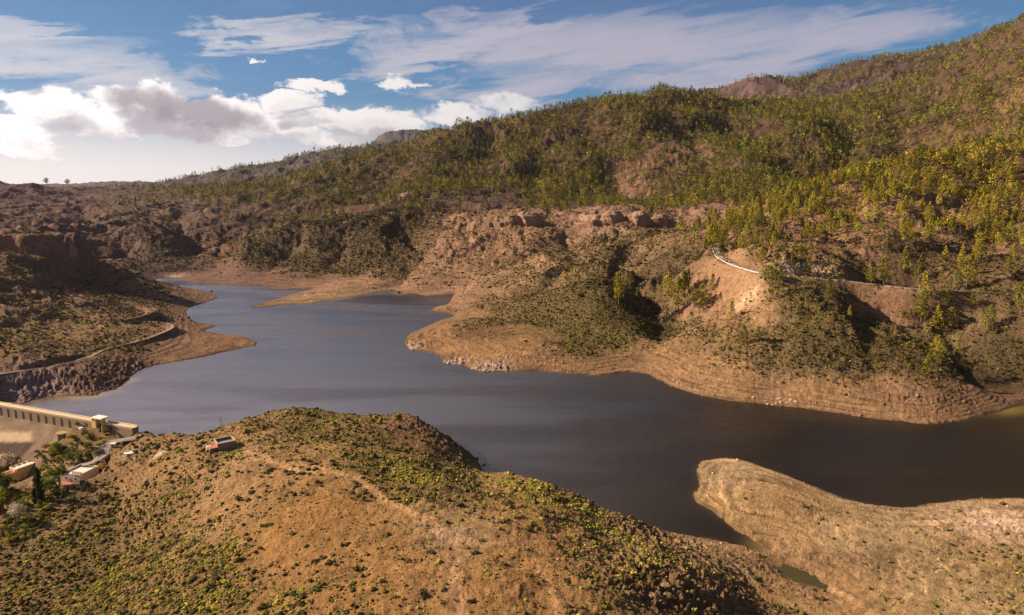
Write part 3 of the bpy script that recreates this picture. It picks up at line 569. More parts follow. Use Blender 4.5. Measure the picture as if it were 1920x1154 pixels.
# ---- templates
def tris_cloud(cent,rad,n,size,rng,flat=1.,up=.35):
    """n leaf-sized triangles on an ellipsoid"""
    v=rng.normal(size=(n,3));v/=np.linalg.norm(v,axis=1)[:,None];p=cent+v*np.array([rad,rad,rad*flat])*rng.uniform(.55,1.05,(n,1))
    nn=v+rng.normal(size=(n,3))*.45+np.array([0,0,up]);nn/=np.linalg.norm(nn,axis=1)[:,None]
    t=np.cross(nn,rng.normal(size=(n,3)));t/=np.linalg.norm(t,axis=1)[:,None]+1e-9;b=np.cross(nn,t)
    s=size*rng.uniform(.7,1.3,(n,1))
    V=np.stack([p+t*s,p-t*s*.6+b*s*.8,p-t*s*.6-b*s*.8],1).reshape(-1,3);return V
def ico(sub=1):
    t=(1+5**.5)/2;v=[(-1,t,0),(1,t,0),(-1,-t,0),(1,-t,0),(0,-1,t),(0,1,t),(0,-1,-t),(0,1,-t),(t,0,-1),(t,0,1),(-t,0,-1),(-t,0,1)]
    v=[np.array(a)/np.linalg.norm(a) for a in v];f=[(0,11,5),(0,5,1),(0,1,7),(0,7,10),(0,10,11),(1,5,9),(5,11,4),(11,10,2),(10,7,6),(7,1,8),(3,9,4),(3,4,2),(3,2,6),(3,6,8),(3,8,9),(4,9,5),(2,4,11),(6,2,10),(8,6,7),(9,8,1)]
    for _ in range(sub):
        c={};nf=[]
        def mid(a,b):
            k=(min(a,b),max(a,b))
            if k not in c:
                x=v[a]+v[b];v.append(x/np.linalg.norm(x));c[k]=len(v)-1
            return c[k]
        for a,b,d in f:
            x,y,z=mid(a,b),mid(b,d),mid(d,a);nf+=[(a,x,z),(b,y,x),(d,z,y),(x,y,z)]
        f=nf
    return np.array(v),np.array(f)
def merge(parts):
    V=[];Fc=[];o=0
    for v,f in parts:
        V.append(v);Fc.append(f+o);o+=len(v)
    return np.vstack(V),np.vstack(Fc)
def loose(V):return V,np.arange(len(V)).reshape(-1,3)
def pine_crown(rng,kind,ncl,ntri,size):
    """unit height tree; kind 0 conical young, 1 full tall, 2 round umbrella, 3 thin irregular"""
    P=[]
    z0={0:.14,1:.25,2:.50,3:.30}[kind]
    lop=rng.uniform(0,2*math.pi)
    for i in range(ncl):
        q=(i+rng.uniform(0,.9))/ncl;z=z0+(1-z0)*q**.9
        if kind==0:R_=.25*(1-q)**.75+.02
        elif kind==1:R_=.235*math.sin(math.pi*min(1,(q*.80+.20)))**.8+.015
        elif kind==2:R_=.27*math.sin(math.pi*min(.97,q*.75+.22))**.6
        else:R_=.13*(1-q)**.5+.03*rng.uniform(0,2)
        a=i*2.4+rng.uniform(-.6,.6);rr=R_*rng.uniform(.35,1.0)
        r2=R_*rng.uniform(.35,.6)+.03
        c=np.array([math.cos(a)*rr+.03*math.cos(lop)*q,math.sin(a)*rr+.03*math.sin(lop)*q,z-r2*.25])
        P.append(tris_cloud(c,r2,ntri,size*rng.uniform(.8,1.2),rng,flat=.75))
    return np.vstack(P)
def tube(path,rad,n=5):
    V=[];Fc=[]
    for k,(p,r) in enumerate(zip(path,rad)):
        for j in range(n):
            t=2*math.pi*j/n;V.append((p[0]+r*math.cos(t),p[1]+r*math.sin(t),p[2]))
    for k in range(len(path)-1):
        for j in range(n):
            a=k*n+j;b=k*n+(j+1)%n;Fc+=[(a,b,b+n),(a,b+n,a+n)]
    return np.array(V),np.array(Fc)
def pine_trunk(rng,kind):
    lean=rng.normal(size=2)*.02;pts=[(0,0,-.04),(lean[0]*.3,lean[1]*.3,.25),(lean[0],lean[1],.55),(lean[0]*1.2,lean[1]*1.2,.93)]
    parts=[tube(pts,[.019,.015,.011,.003],6)]
    for i in range(7 if kind!=3 else 9):
        z=rng.uniform(.3,.85);a=rng.uniform(0,2*math.pi);L=rng.uniform(.07,.17)*(1.2-z)
        p0=np.array([lean[0]*z,lean[1]*z,z]);p1=p0+np.array([math.cos(a)*L,math.sin(a)*L,L*.35])
        dz=np.array([0,0,.006]);s=np.array([-math.sin(a),math.cos(a),0])*.004
        parts.append((np.array([p0-s,p0+s,p0+dz,p1]),np.array([(0,1,3),(1,2,3),(2,0,3)])))
    return merge(parts)
# ---- merged 'stuff' builder
class Heap:
    def __init__(s):s.V=[];s.F=[];s.C=[];s.o=0
    def add(s,tv,tf,pos,scl,rot,cols,sz=None,shade=None):
        n=len(pos)
        if n==0:return
        c,sn=np.cos(rot),np.sin(rot)
        x=tv[None,:,0]*c[:,None]-tv[None,:,1]*sn[:,None];y=tv[None,:,0]*sn[:,None]+tv[None,:,1]*c[:,None];z=np.repeat(tv[None,:,2],n,0)
        sxy=scl[:,None];sz_=(scl if sz is None else sz)[:,None]
        V=np.stack([x*sxy+pos[:,0:1],y*sxy+pos[:,1:2],z*sz_+pos[:,2:3]],-1).reshape(-1,3).astype(np.float32)
        k=len(tv);Fc=(tf[None]+(np.arange(n)*k)[:,None,None]).reshape(-1,3)+s.o
        s.V.append(V);s.F.append(Fc.astype(np.int32));s.C.append(np.repeat(cols,k,0).reshape(-1,3) if shade is None else (cols[:,None,:]*shade[None,:,:]).reshape(-1,3));s.o+=len(V)
    def build(s,name,mat):
        o=mesh_from(name,np.vstack(s.V),np.vstack(s.F),mat,cols=np.vstack(s.C));return o
def jgrid(x0,x1,y0,y1,sp,rng):
    gx_,gy_=np.meshgrid(np.arange(x0,x1,sp),np.arange(y0,y1,sp));p=np.stack([gx_.ravel(),gy_.ravel()],-1)
    return p+rng.uniform(-.5,.5,p.shape)*sp
def visible(P,h):
    """how clearly the place is seen from the photograph's viewpoint: top of the plant against the relief"""
    out=np.ones(len(P),bool);cz=P[:,2]+h
    for t in np.linspace(.25,.985,60):
        x=P[:,0]*t;y=P[:,1]*t;zz=CH+(cz-CH)*t
        out&=(zz>hgt(x,y)-.3)|(np.hypot(x,y)<80)
    return out
# ---- pine density surveyed: (u,v,density 0..1) on the ground
PD=PD0
pxy=np.array([hit(u,v)[:2] for u,v,_ in PD]);pda,pdl=lp_(pxy[:,0],pxy[:,1]);pdv=np.array([k for *_,k in PD])
def pine_density(x,y):
    a,l=lp_(x,y);num=0;den=0
    for i in range(len(pda)):
        w=1/(((a-pda[i]))**2+((l-pdl[i])*.4)**2+1e-4)**1.9;num=num+w*pdv[i];den=den+w
    return num/den
rng=np.random.default_rng(5)
pc=[]
for (y0,y1,xl,sp) in [(520,1450,1500,10.5),(1450,2700,2600,12.5),(2700,4600,4200,19)]:
    p=jgrid(-xl*.9 if y0<2000 else -xl*.62,xl,y0,y1,sp,rng);a=np.arctan2(p[:,0],p[:,1]);p=p[np.abs(a)<math.radians(47)]
    dn_=np.clip(pine_density(p[:,0],p[:,1])-.05,0,1);dn_*=np.where((y0<1450),.72,.95);cl=fbm(p[:,0],p[:,1],85,3,14);cl2=fbm(p[:,0],p[:,1],26,2,19)
    keep=rng.uniform(size=len(p))<np.clip(dn_*1.15+(cl*.9+cl2*.7)*np.clip(dn_*2.,0,.75)+fbm(p[:,0],p[:,1],170,2,71)*np.clip(dn_,0,.6),0,1)*(dn_>.03)*(dn_>.03)
    sl=fld(S,p[:,0],p[:,1]);pv=fld(PAVE,p[:,0],p[:,1]);keep&=(pv<.05)&(sl>20)
    pc.append(p[keep])
pc=np.vstack(pc);n=len(pc)
ph=rng.uniform(11,22,n)*np.where(rng.uniform(size=n)<.12,1.25,1)*np.where(rng.uniform(size=n)<.15,.6,1)
dist_=np.hypot(pc[:,0],pc[:,1]);ph*=np.interp(dist_,[700,1000,1600,3000],[.90,1.0,1.16,1.15])
pz=hgt(pc[:,0],pc[:,1]);pc=np.c_[pc,pz]
# individually surveyed pines: base pixel, height px, kind
HP=[(1160,572,58,1,.0),(1182,535,26,0,0),(1195,560,18,3,0),(1252,566,52,1,0),(1272,585,62,1,0),(1290,548,40,1,0),(1302,575,42,0,0),(1318,580,46,1,0),(1335,545,30,0,0),(1282,560,50,3,0),(1370,600,34,0,0),(1392,645,36,0,0),(1420,640,26,0,0),(1450,562,52,1,0),(1440,530,30,2,0),(1462,540,34,2,0),(1432,525,24,1,0),(1335,465,42,1,0),(1427,498,32,1,0),(1484,497,22,0,0),(1553,560,34,0,0),(1592,595,20,0,0),
(1632,537,32,1,0),(1656,535,46,1,0),(1722,530,42,0,0),(1695,512,42,0,0),(1733,558,40,0,0),(1726,608,48,1,0),(1755,620,40,0,0),(1782,622,38,1,0),(1852,620,40,0,0),(1742,700,36,0,0),(1757,682,44,1,0),(1768,665,22,0,0),(1795,660,20,0,0),(1812,538,50,1,0),(1800,520,34,0,0),(1825,535,30,0,0),(1892,512,26,0,0),(1913,592,48,1,0),(1772,578,26,1,0),(1705,600,18,0,0),(1790,535,20,0,0),(1765,528,22,0,0),(1690,600,14,0,0),(1822,575,20,0,0),
(965,480,18,0,0),(1068,500,16,0,0),(1078,512,10,0,0),(1002,482,8,0,0),(1130,580,12,0,0),(1640,690,12,0,0),(1590,660,12,0,0),(255,412,14,1,0),(82,372,16,1,0),(325,440,16,0,0),(230,447,12,3,0),(258,410,10,2,0),(862,397,20,0,0),(876,398,14,0,0),(772,392,16,0,0),(1058,397,20,1,0),(1030,402,10,0,0),(320,425,18,2,0),(1250,600,16,0,0),(1345,600,10,0,0)]
hp=[];
for u,v,hpx,kd,_ in HP:
    p=hit(u,v);d_=math.sqrt(p[0]**2+p[1]**2+(CH-p[2])**2);hp.append((*p,hpx*d_/FOC/.97,kd))
hp=np.array(hp)
P_all=np.vstack([pc,hp[:,:3]]);H_all=np.r_[ph,hp[:,3]]
K_all=np.r_[rng.choice([0,1,2,3],n,p=[.50,.34,.11,.05]),hp[:,4]].astype(int)
U_,V_,Fd=proj(P_all[:,0],P_all[:,1],P_all[:,2]+H_all*.5)
size_px=H_all*FOC/Fd;inf=(U_>-5)&(U_<1925)&(V_>-5)&(V_<1150)&(Fd>100)
vis=np.zeros(len(P_all),bool);cand=inf&(size_px>7);vis[cand]=visible(P_all[cand],H_all[cand]*.6)
score=np.where(vis,size_px*np.where(np.arange(len(P_all))>=n,3,1),0)
order=np.argsort(-score);IND=order[:292];REST=np.setdiff1d(np.arange(len(P_all)),IND)
log('pines',len(P_all),'smallest individual px',size_px[IND].min())
# tints: sunny yellow-green spur, darker mountain
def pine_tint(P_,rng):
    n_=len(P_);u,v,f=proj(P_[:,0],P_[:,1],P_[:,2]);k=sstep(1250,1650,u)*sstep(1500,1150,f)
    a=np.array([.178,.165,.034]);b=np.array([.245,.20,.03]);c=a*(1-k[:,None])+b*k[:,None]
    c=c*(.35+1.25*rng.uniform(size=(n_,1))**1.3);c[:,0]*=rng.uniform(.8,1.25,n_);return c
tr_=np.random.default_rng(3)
def crown_tone(v,cr):   # darker inner needles, paler tips
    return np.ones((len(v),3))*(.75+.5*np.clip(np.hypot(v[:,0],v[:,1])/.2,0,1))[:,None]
hp_=Heap();d_all=np.hypot(P_all[:,0],P_all[:,1]);rot=tr_.uniform(0,6.28,len(P_all))
for kd in range(4):
    for lod,(lo,hi,ncl,nt_,sz) in enumerate([(0,1350,15,17,.046),(1350,2100,10,10,.056),(2100,9000,8,7,.075)]):
        for var in range(2):
            cv_=loose(pine_crown(tr_,kd,ncl,nt_,sz))
            tk=tube([(0,0,-.04),(0,0,.5),(0,0,.9)],[.02,.014,.004],3)
            s_=REST[(K_all[REST]==kd)&(d_all[REST]>=lo)&(d_all[REST]<hi)&(REST%2==var)]
            if len(s_)==0:continue
            cols=pine_tint(P_all[s_],tr_)
            wide=H_all[s_]*tr_.uniform(.7,1.05,len(s_))*(1.0 if lod==0 else 1.12)
            hp_.add(cv_[0],cv_[1],P_all[s_],wide,rot[s_],cols,sz=H_all[s_],shade=crown_tone(cv_[0],1))
            if lod<2:hp_.add(tk[0],tk[1],P_all[s_],H_all[s_],rot[s_],np.tile([[.10,.065,.045]],(len(s_),1)))
o=hp_.build('pine_forest',M_STUFF);tag(o,'open forest of small pines covering the mountain slopes',kind='stuff')
log('forest',len(REST),'tris',sum(len(f) for f in hp_.F))
# individual pines
PT=[[.09,.095,.028],[.25,.205,.03],[.16,.14,.028]]
PM_=[foliage_mat('needles_%s'%nme,tuple(c),trans=.2) for nme,c in zip(('dark','golden','olive'),PT)]
TM={}
for kd in range(4):
    for var in range(3):
        r_=np.random.default_rng(100+kd*10+var)
        cv_=loose(pine_crown(r_,kd,24,22,.034));tk=pine_trunk(r_,kd)
        for mi in range(3):
            me=bpy.data.meshes.new('crown');me.from_pydata(cv_[0].tolist(),[],cv_[1].tolist());me.materials.append(PM_[mi]);TM[kd,var,mi]=me
        me=bpy.data.meshes.new('trunk');me.from_pydata(tk[0].tolist(),[],tk[1].tolist());me.materials.append(M_BARK);TM[kd,var,'t']=me
def add_pine(p,h,kd,mi,label,group,name='pine_tree',cat='tree',var=None):
    e=bpy.data.objects.new(name,None);COL.objects.link(e);e.location=p;e.rotation_euler=(0,0,random.uniform(0,6.28));w_=h*random.uniform(.75,1.08);e.scale=(w_,w_,h);e.empty_display_size=.1
    tag(e,label,cat,group);var=random.randrange(3) if var is None else var
    c=bpy.data.objects.new('crown',TM[kd,var,mi]);COL.objects.link(c);c.parent=e
    t=bpy.data.objects.new('trunk',TM[kd,var,'t']);COL.objects.link(t);t.parent=e;return e
def pine_zone(i):
    u,v,f=proj(*P_all[i]);k=K_all[i]
    shape={0:'narrow cone-shaped',1:'tall full-crowned',2:'round-crowned',3:'thin ragged'}[k]
    if i>=n:
        j=i-n;U,Vb=HP[j][0],HP[j][1]
        SP={0:'tall lone dark green pine in the shadowed gully of the round hill',1:'small pine close beside the tall lone pine in the shadowed gully',2:'thin low pine just right of the lone gully pine',
        3:'left one of the pines grouped in the dark gully',4:'lowest and tallest pine of the group in the dark gully',5:'upper middle pine of the group in the dark gully',6:'small cone-shaped pine inside the gully group',7:'full pine at the right of the gully group',8:'small pine at the top right of the gully group',9:'ragged pine in the middle of the gully group',
        10:'small pine at the foot of the bare pale slope below the road',11:'yellowish pine alone low on the scrub slope above the shore',12:'smaller pine right of the yellowish one above the shore',13:'large dark pine standing on the bare slope below the guardrail',14:'round pine at the end of the white guardrail',15:'second round pine right of the guardrail end',16:'pine right below the white guardrail end',17:'dark full pine left of the road where the road disappears',18:'dark pine just above the road bend',19:'small pine above the pale road cutting',
        22:'left pine of the pair beside the road by the dark hollow',23:'taller right pine of the pair by the dark hollow'}
        if j in SP:return SP[j],None
        if U>1550 and Vb<=545:return shape+' pine at the edge of the road on the right slope','pines along the upper road'
        if U>1550:return shape+' pine scattered in scrub between the road and the lake','pines in the scrub below the road'
        if U<400:return shape+' pine alone in the dry valley beyond the flat-topped rock','lone pines in the dry valley'
        if Vb<400:return shape+' pine standing before the long road retaining wall','pines by the retaining wall'
        return shape+' small pine alone on the open scrub slope','lone pines on the open slopes'
    if u>1640 and v>430:z=('among the sparse pines low on the right slope','sparse pines low on the right slope')
    elif u>1640:z=('in the golden-green pine wood high on the right spur','pines high on the right spur')
    elif v>400:z=('on the sunny ground just above the winding road','pines above the winding road')
    else:z=('on the crest of the golden-green spur','pines on the crest of the spur')
    return shape+' pine '+z[0],z[1]+', '+shape
for i in IND:
    l,gp=pine_zone(i);u,v,f=proj(*P_all[i])
    mi=1 if (u>1330 and v<505 and random.random()<.75) else (0 if random.random()<.5 else 2)
    if i>=n and HP[i-n][1]>505:mi=random.choice([2,2,1])
    add_pine(P_all[i],H_all[i],K_all[i],mi,l,gp)
# trees on the far left skyline
for k_,(u,v,hpx,l) in enumerate([(88,348,13,'leftmost of the dark round trees on the far left skyline'),(101,348,11,'dark tree beside the leftmost one on the far left skyline'),(113,348,10,'low tree tucked among the dark trees on the far left skyline'),(127,349,12,'single dark umbrella-shaped tree on the far left skyline'),(383/3+1,349,0,'')]):
    if not hpx:continue
    p=hit(u,v+2,1800,2600);dd=np.linalg.norm(p-np.array([0,0,CH]));add_pine(p,hpx*dd/FOC*1.0,2,0,l,None,var=k_%3)
log('individual pines')
# ---- shrubs
def bush_t(rng,core=1,nl=30,size=.28,flat=.75,rag=.22):
    v,f=ico(core);v=v*(1+rng.normal(size=(len(v),1))*rag*.6);v=v*np.array([.43*rng.uniform(.7,1.3),.43*rng.uniform(.6,1.1),.43*flat*1.3*rng.uniform(.6,1.1)]);v[:,2]=np.maximum(v[:,2]+.18,-.12)
    L=tris_cloud(np.array([0,0,.18]),.5,nl,size,rng,flat=flat)*np.array([rng.uniform(.8,1.2),rng.uniform(.7,1.1),rng.uniform(.75,1.15)]);L[:,2]=np.maximum(L[:,2],-.1)
    return merge([(v,f),loose(L)])
rb=np.random.default_rng(21)
sh_=[]
for (y0,y1,xl,sp,szr) in [(120,300,330,1.35,(.4,2.5)),(300,520,520,1.8,(.6,2.7)),(520,900,900,2.7,(1.3,3.0)),(900,1500,1300,3.8,(1.8,4.)),(1500,2300,1700,8.5,(2.2,4.6))]:
    p=jgrid(-xl,xl,y0,y1,sp,rb);a=np.arctan2(p[:,0],p[:,1]);p=p[np.abs(a)<math.radians(44)]
    cv=fld(COVER,p[:,0],p[:,1]);s_=fld(S,p[:,0],p[:,1]);pv=fld(PAVE,p[:,0],p[:,1])
    cl=1.5*fbm(p[:,0],p[:,1],16 if y0<500 else 34,4,33,.6)+.7*fbm(p[:,0],p[:,1],4.5,2,34)
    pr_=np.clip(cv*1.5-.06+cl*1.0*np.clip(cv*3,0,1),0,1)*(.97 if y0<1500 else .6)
    # an odd plant on nearly bare soil
    pr_=np.maximum(pr_,.018*(cv>.004)*(s_>6))
    k=(rb.uniform(size=len(p))<pr_)&(s_>3)&(pv<.1);p=p[k]
    sz=(szr[0]+(szr[1]-szr[0])*rb.uniform(size=len(p))**3.0)*rb.uniform(.6,1.3,len(p))
    sh_.append(np.c_[p,hgt(p[:,0],p[:,1]),sz])
# low tufts everywhere on the near ground
p=jgrid(-330,330,120,440,1.05,rb);a=np.arctan2(p[:,0],p[:,1]);p=p[np.abs(a)<math.radians(42)]
cl=fbm(p[:,0],p[:,1],20,4,133,.6);cl2=fbm(p[:,0],p[:,1],60,2,134);cv=fld(COVER,p[:,0],p[:,1]);s_=fld(S,p[:,0],p[:,1]);pv=fld(PAVE,p[:,0],p[:,1])
k=(rb.uniform(size=len(p))<np.clip(.10+.35*cl+.2*cl2+.35*cv,0.015,1))&(s_>5)&(pv<.1)&((fld(H,p[:,0],p[:,1])>9)|(rb.uniform(size=len(p))<.12));p=p[k];sz=rb.uniform(.25,.75,len(p))
sh_.append(np.c_[p,hgt(p[:,0],p[:,1]),sz])
SHR=np.vstack(sh_)
# keep clear of buildings
CLEAR=[(*PADS[0][0][:2],9),(*PADS[1][0][:2],10),(*PADS[2][0][:2],7),(*atz(150,806,6)[:2],9),(*atz(185,800,8)[:2],6)]
for cx,cy_,r_ in CLEAR:SHR=SHR[np.hypot(SHR[:,0]-cx,SHR[:,1]-cy_)>r_]
al_=(SHR[:,0]-DB[0])*DIR[0]+(SHR[:,1]-DB[1])*DIR[1];ac_=-((SHR[:,0]-DB[0])*DN[0]+(SHR[:,1]-DB[1])*DN[1])
SHR=SHR[~((al_>-2)&(ac_>-8)&(ac_<46)&(hgt(SHR[:,0],SHR[:,1])<10)&(ac_<np.interp(al_,[0,20,60,200],[4,14,40,46])))]
# spurge zones: lime green domes
SPZ=[(1150,980,26,.55),(1080,960,22,.45),(980,900,20,.5),(700,870,22,.45),(760,890,18,.5),(620,800,30,.35),(560,790,26,.3),(900,880,18,.4),(1200,1030,20,.45),(1250,1080,22,.35),(150,1100,55,.28),(350,1120,40,.22),(250,1000,40,.2),(300,900,40,.12),(500,830,20,.3),(1560,600,60,.40),(1650,620,70,.3),(1500,590,40,.35),(1620,570,50,.35),(1100,620,60,.45),(1040,620,50,.45),(1150,600,50,.45),(100,620,60,.3),(60,650,50,.25),(130,510,60,.2),(110,580,30,.3),(1130,500,40,.15),(1820,610,60,.25),(840,1000,70,.05),(1700,690,60,.2)]
sp_p=np.zeros(len(SHR))
for u,v,rad,k in SPZ:
    p=hit(u,v);sp_p=np.maximum(sp_p,k*np.exp(-((SHR[:,0]-p[0])**2+(SHR[:,1]-p[1])**2)/(rad*1.3)**2))
sp_p=np.maximum(sp_p,.06);is_sp=rb.uniform(size=len(SHR))<sp_p*np.clip(1+1.8*fbm(SHR[:,0],SHR[:,1],14,2,3),0,2)
U_,V_,Fd=proj(SHR[:,0],SHR[:,1],SHR[:,2]+.5);spx=SHR[:,3]*FOC/Fd
SHR[:,3]=np.where(is_sp,np.clip(SHR[:,3]*.9,.8,2.4),SHR[:,3]);spx=SHR[:,3]*FOC/Fd
okv=(U_>3)&(U_<1917)&(V_>5)&(V_<1150)&(Fd<430);vv=np.zeros(len(SHR),bool);vv[okv]=visible(SHR[okv,:3],SHR[okv,3]*.6)
def pick(mask,nmax):
    s=np.where(mask&vv,spx,0);o_=np.argsort(-s)[:nmax];return o_[s[o_]>0]
I_sp=pick(is_sp,285);I_dr=pick(~is_sp,285)
rest=np.ones(len(SHR),bool);rest[I_sp]=False;rest[I_dr]=False
log('shrubs',len(SHR),'spurge',is_sp.sum(),'px',spx[I_sp].min() if len(I_sp) else 0,spx[I_dr].min())
ds=np.hypot(SHR[:,0],SHR[:,1]);hp_=Heap();rt=rb.uniform(0,6.28,len(SHR))
for lod,(lo,hi,core,nl,sz) in enumerate([(0,330,1,26,.22),(330,620,0,18,.30),(620,4000,0,9,.36)]):
    for var in range(6):
        for spg in (0,1):
            bt=bush_t(rb,core,nl,sz,.8 if spg else .65,.12 if spg else .3)
            s_=np.where(rest&(is_sp==bool(spg))&(ds>=lo)&(ds<hi)&(np.arange(len(SHR))%6==var))[0]
            if len(s_)==0:continue
            if spg:c=np.array([[.36,.345,.05]])*rb.uniform(.55,1.15,(len(s_),1))*np.c_[rb.uniform(.8,1.15,len(s_)),np.ones(len(s_)),np.ones(len(s_))]
            else:
                mix_=rb.uniform(size=(len(s_),1));c=np.array([[.105,.09,.032]])*(1-mix_)+np.array([[.19,.125,.06]])*mix_;c=c*rb.uniform(.5,1.25,(len(s_),1))
                gr=rb.uniform(size=len(s_))<.22;c[gr]=np.array([.17,.155,.04])*rb.uniform(.6,1.2,(gr.sum(),1))
            lum=fld(base[...,0],SHR[s_,0],SHR[s_,1]);c=c*np.clip(lum/.26,.38,1.15)[:,None]  # shrubs darken with the soil tone, carrying its painted shade
            hp_.add(bt[0],bt[1],SHR[s_,:3],SHR[s_,3],rt[s_],c,sz=SHR[s_,3]*rb.uniform(.7,1.1,len(s_)))
o=hp_.build('scrub_cover',M_STUFF);tag(o,'countless small dry shrubs scattered over the slopes',kind='stuff')
log('scrub tris',sum(len(f) for f in hp_.F))
M_SP=foliage_mat('spurge_leaves',(.36,.34,.05),trans=.15);M_DR=foliage_mat('dry_scrub_leaves',(.10,.08,.035),trans=.1);M_GR=foliage_mat('green_scrub_leaves',(.13,.125,.04),trans=.15)
BM={}
for kd,mt,fl,rg,sz in [('sp',M_SP,.8,.12,.11),('dr',M_DR,.65,.3,.15),('gr',M_GR,.7,.22,.13)]:
    for var in range(4):
        r_=np.random.default_rng(300+var);parts=[]
        for q in range(5):
            v,f=bush_t(r_,1,34,sz/.55,fl,rg);s=r_.uniform(.4,.62);off=np.array([*(r_.normal(size=2)*.2),0]);parts.append((v*s+off,f))
        v,f=merge(parts);me=bpy.data.meshes.new('bush');me.from_pydata(v.tolist(),[],f.tolist());me.materials.append(mt);BM[kd,var]=me
def place_words(u,v):
    if u<330 and v>930:return 'on the steep slope above the narrow road','slope above the narrow road'
    if u<520 and v>980:return 'low on the near hillside','near hillside'
    if v>1040 and u<1150:return 'on the bare ground of the near hill','bare ground of the near hill'
    if u>1330:return 'on the pale shore below the rocks','pale shore below the rocks'
    if u>1100:return 'on the rocky edge of the near hill above the bay','rocky edge above the bay'
    if v>900:return 'on the open middle of the near hill','open middle of the near hill'
    if u<430:return 'on the slope between the houses and the water tank','slope between houses and tank'
    return 'on the green hump of the near hill by the lake','green hump by the lake'
def add_bush(i,kd,name,cat,adj,gname):
    u,v,f=proj(*SHR[i,:3]);pw,gw=place_words(u,v);s=SHR[i,3]
    sizew='large' if s>1.45 else 'small'
    o=bpy.data.objects.new(name,BM[kd,random.randrange(4)]);COL.objects.link(o);o.location=SHR[i,:3];o.rotation_euler=(0,0,random.uniform(0,6.28));k=s*1.05;o.scale=(k*random.uniform(.9,1.15),k,k*random.uniform(.75,1.1))
    tag(o,'%s %s %s'%(sizew,adj,pw),cat,'%s %s, %s'%(sizew,gname,gw))
for i in I_sp:add_bush(i,'sp','spurge_bush','bush','bright yellow-green domed bush','yellow-green bushes')
for i in I_dr:
    if random.random()<.6:add_bush(i,'dr','dry_shrub','shrub','dark brownish dry shrub','dry shrubs')
    else:add_bush(i,'gr','green_shrub','shrub','dull green low shrub','dull green shrubs')
log('bushes')
# ------------------------------------------------------------------ built things
class MB:
    def __init__(s):s.v=[];s.f=[]
    def add(s,v,f):
        o=len(s.v);s.v+=[tuple(map(float,p)) for p in v];s.f+=[tuple(i+o for i in q) for q in f];return s
    def box(s,c,sz,rot=0.):
        cx,cy_,cz=c;a,b,h=sz[0]/2,sz[1]/2,sz[2]/2;co_,si=math.cos(rot),math.sin(rot);v=[]
        for z in(-h,h):
            for x,y in((-a,-b),(a,-b),(a,b),(-a,b)):v.append((cx+x*co_-y*si,cy_+x*si+y*co_,cz+z))
        return s.add(v,[(0,3,2,1),(4,5,6,7),(0,1,5,4),(1,2,6,5),(2,3,7,6),(3,0,4,7)])
    def cyl(s,c,r,h,n=24,r2=None):
        r2=r if r2 is None else r2;v=[];cx,cy_,cz=c
        for z,q in((0,r),(h,r2)):
            for i in range(n):t=2*math.pi*i/n;v.append((cx+q*math.cos(t),cy_+q*math.sin(t),cz+z))
        return s.add(v,[(i,(i+1)%n,n+(i+1)%n,n+i) for i in range(n)]+[tuple(range(n))[::-1],tuple(range(n,2*n))])
    def build(s,name,mat,parent=None,bevel=0.):
        me=bpy.data.meshes.new(name);me.from_pydata(s.v,[],s.f);me.materials.append(mat);me.update();o=bpy.data.objects.new(name,me);COL.objects.link(o)
        if parent is not None:o.parent=parent
        if bevel:
            b=o.modifiers.new('bevel','BEVEL');b.width=bevel;b.segments=2
        return o
def empty(name,loc,rz=0,label=None,cat=None,group=None):
    e=bpy.data.objects.new(name,None);COL.objects.link(e);e.location=loc;e.rotation_euler=(0,0,rz);e.empty_display_size=.1;tag(e,label,cat,group);return e
M_CONC=simple('warm_concrete',(.25,.18,.125),.9,.22,.35,.05);M_CREST=simple('crest_concrete',(.60,.46,.30),.85,.25,.5);M_DARKC=simple('dark_joint_concrete',(.10,.08,.07),.9)
M_ASPH=simple('worn_asphalt',(.19,.15,.14),.9,.15,.3);M_FARASPH=simple('sunbleached_asphalt',(.30,.24,.21),.9,.15,.3);M_WHITE=simple('white_limewash',(.74,.66,.58),.8,.1,.6,dirt=(.45,.38,.32));M_BARR=simple('white_barrier_paint',(.50,.46,.44),.7,.1,.6);M_YEL=simple('yellow_render',(.66,.46,.17),.85,.12,.6);M_CREAM=simple('cream_render',(.70,.58,.46),.85,.12,.6)
M_RED=simple('red_terrace_tile',(.42,.15,.11),.8,.2,1.2);M_STONE=simple('rough_stone',(.26,.17,.13),.95,.35,.7,.2);M_PALE=simple('pale_rock',(.38,.285,.215),.95,.3,.5,.3);M_BROWNR=simple('brown_rock',(.22,.135,.085),.95,.35,.6,.3);M_DARKR=simple('dark_rock',(.12,.075,.05),.95,.3,.6,.3)
M_GLASS=simple('dark_window',(.03,.035,.04),.15,.05,1,0,.5);M_TYRE=simple('tyre_rubber',(.02,.02,.02),.9);M_CAR=simple('white_car_paint',(.78,.77,.74),.3,.04,1,0,.5);M_WOOD=simple('weathered_wood',(.20,.13,.08),.9,.25,2);M_WALLP=simple('retaining_wall_stone',(.27,.19,.165),.95,.25,.12,.3);M_POOL=simple('tank_water',(.10,.17,.20),.08,.15,.4,.01,.5);M_ROOFG=simple('pale_roof_coating',(.72,.62,.54),.85,.12,.5,dirt=(.42,.32,.27))
def hit2(u,v):
    a,Yy,Zz=ray(u,v);d=np.linspace(150,900,8000);t=d/Yy;x=a*t;z=CH+Zz*t;h=hgt(x,d)
    al=(x-DB[0])*DIR[0]+(d-DB[1])*DIR[1];c=-((x-DB[0])*DN[0]+(d-DB[1])*DN[1])
    fz=np.where((al>-3)&(al<182)&(c>2.1),3.2-(c-2.1)/.82,-99);h=np.maximum(h,fz);k=np.argmax(z<h);return np.array((x[k],d[k],h[k]))
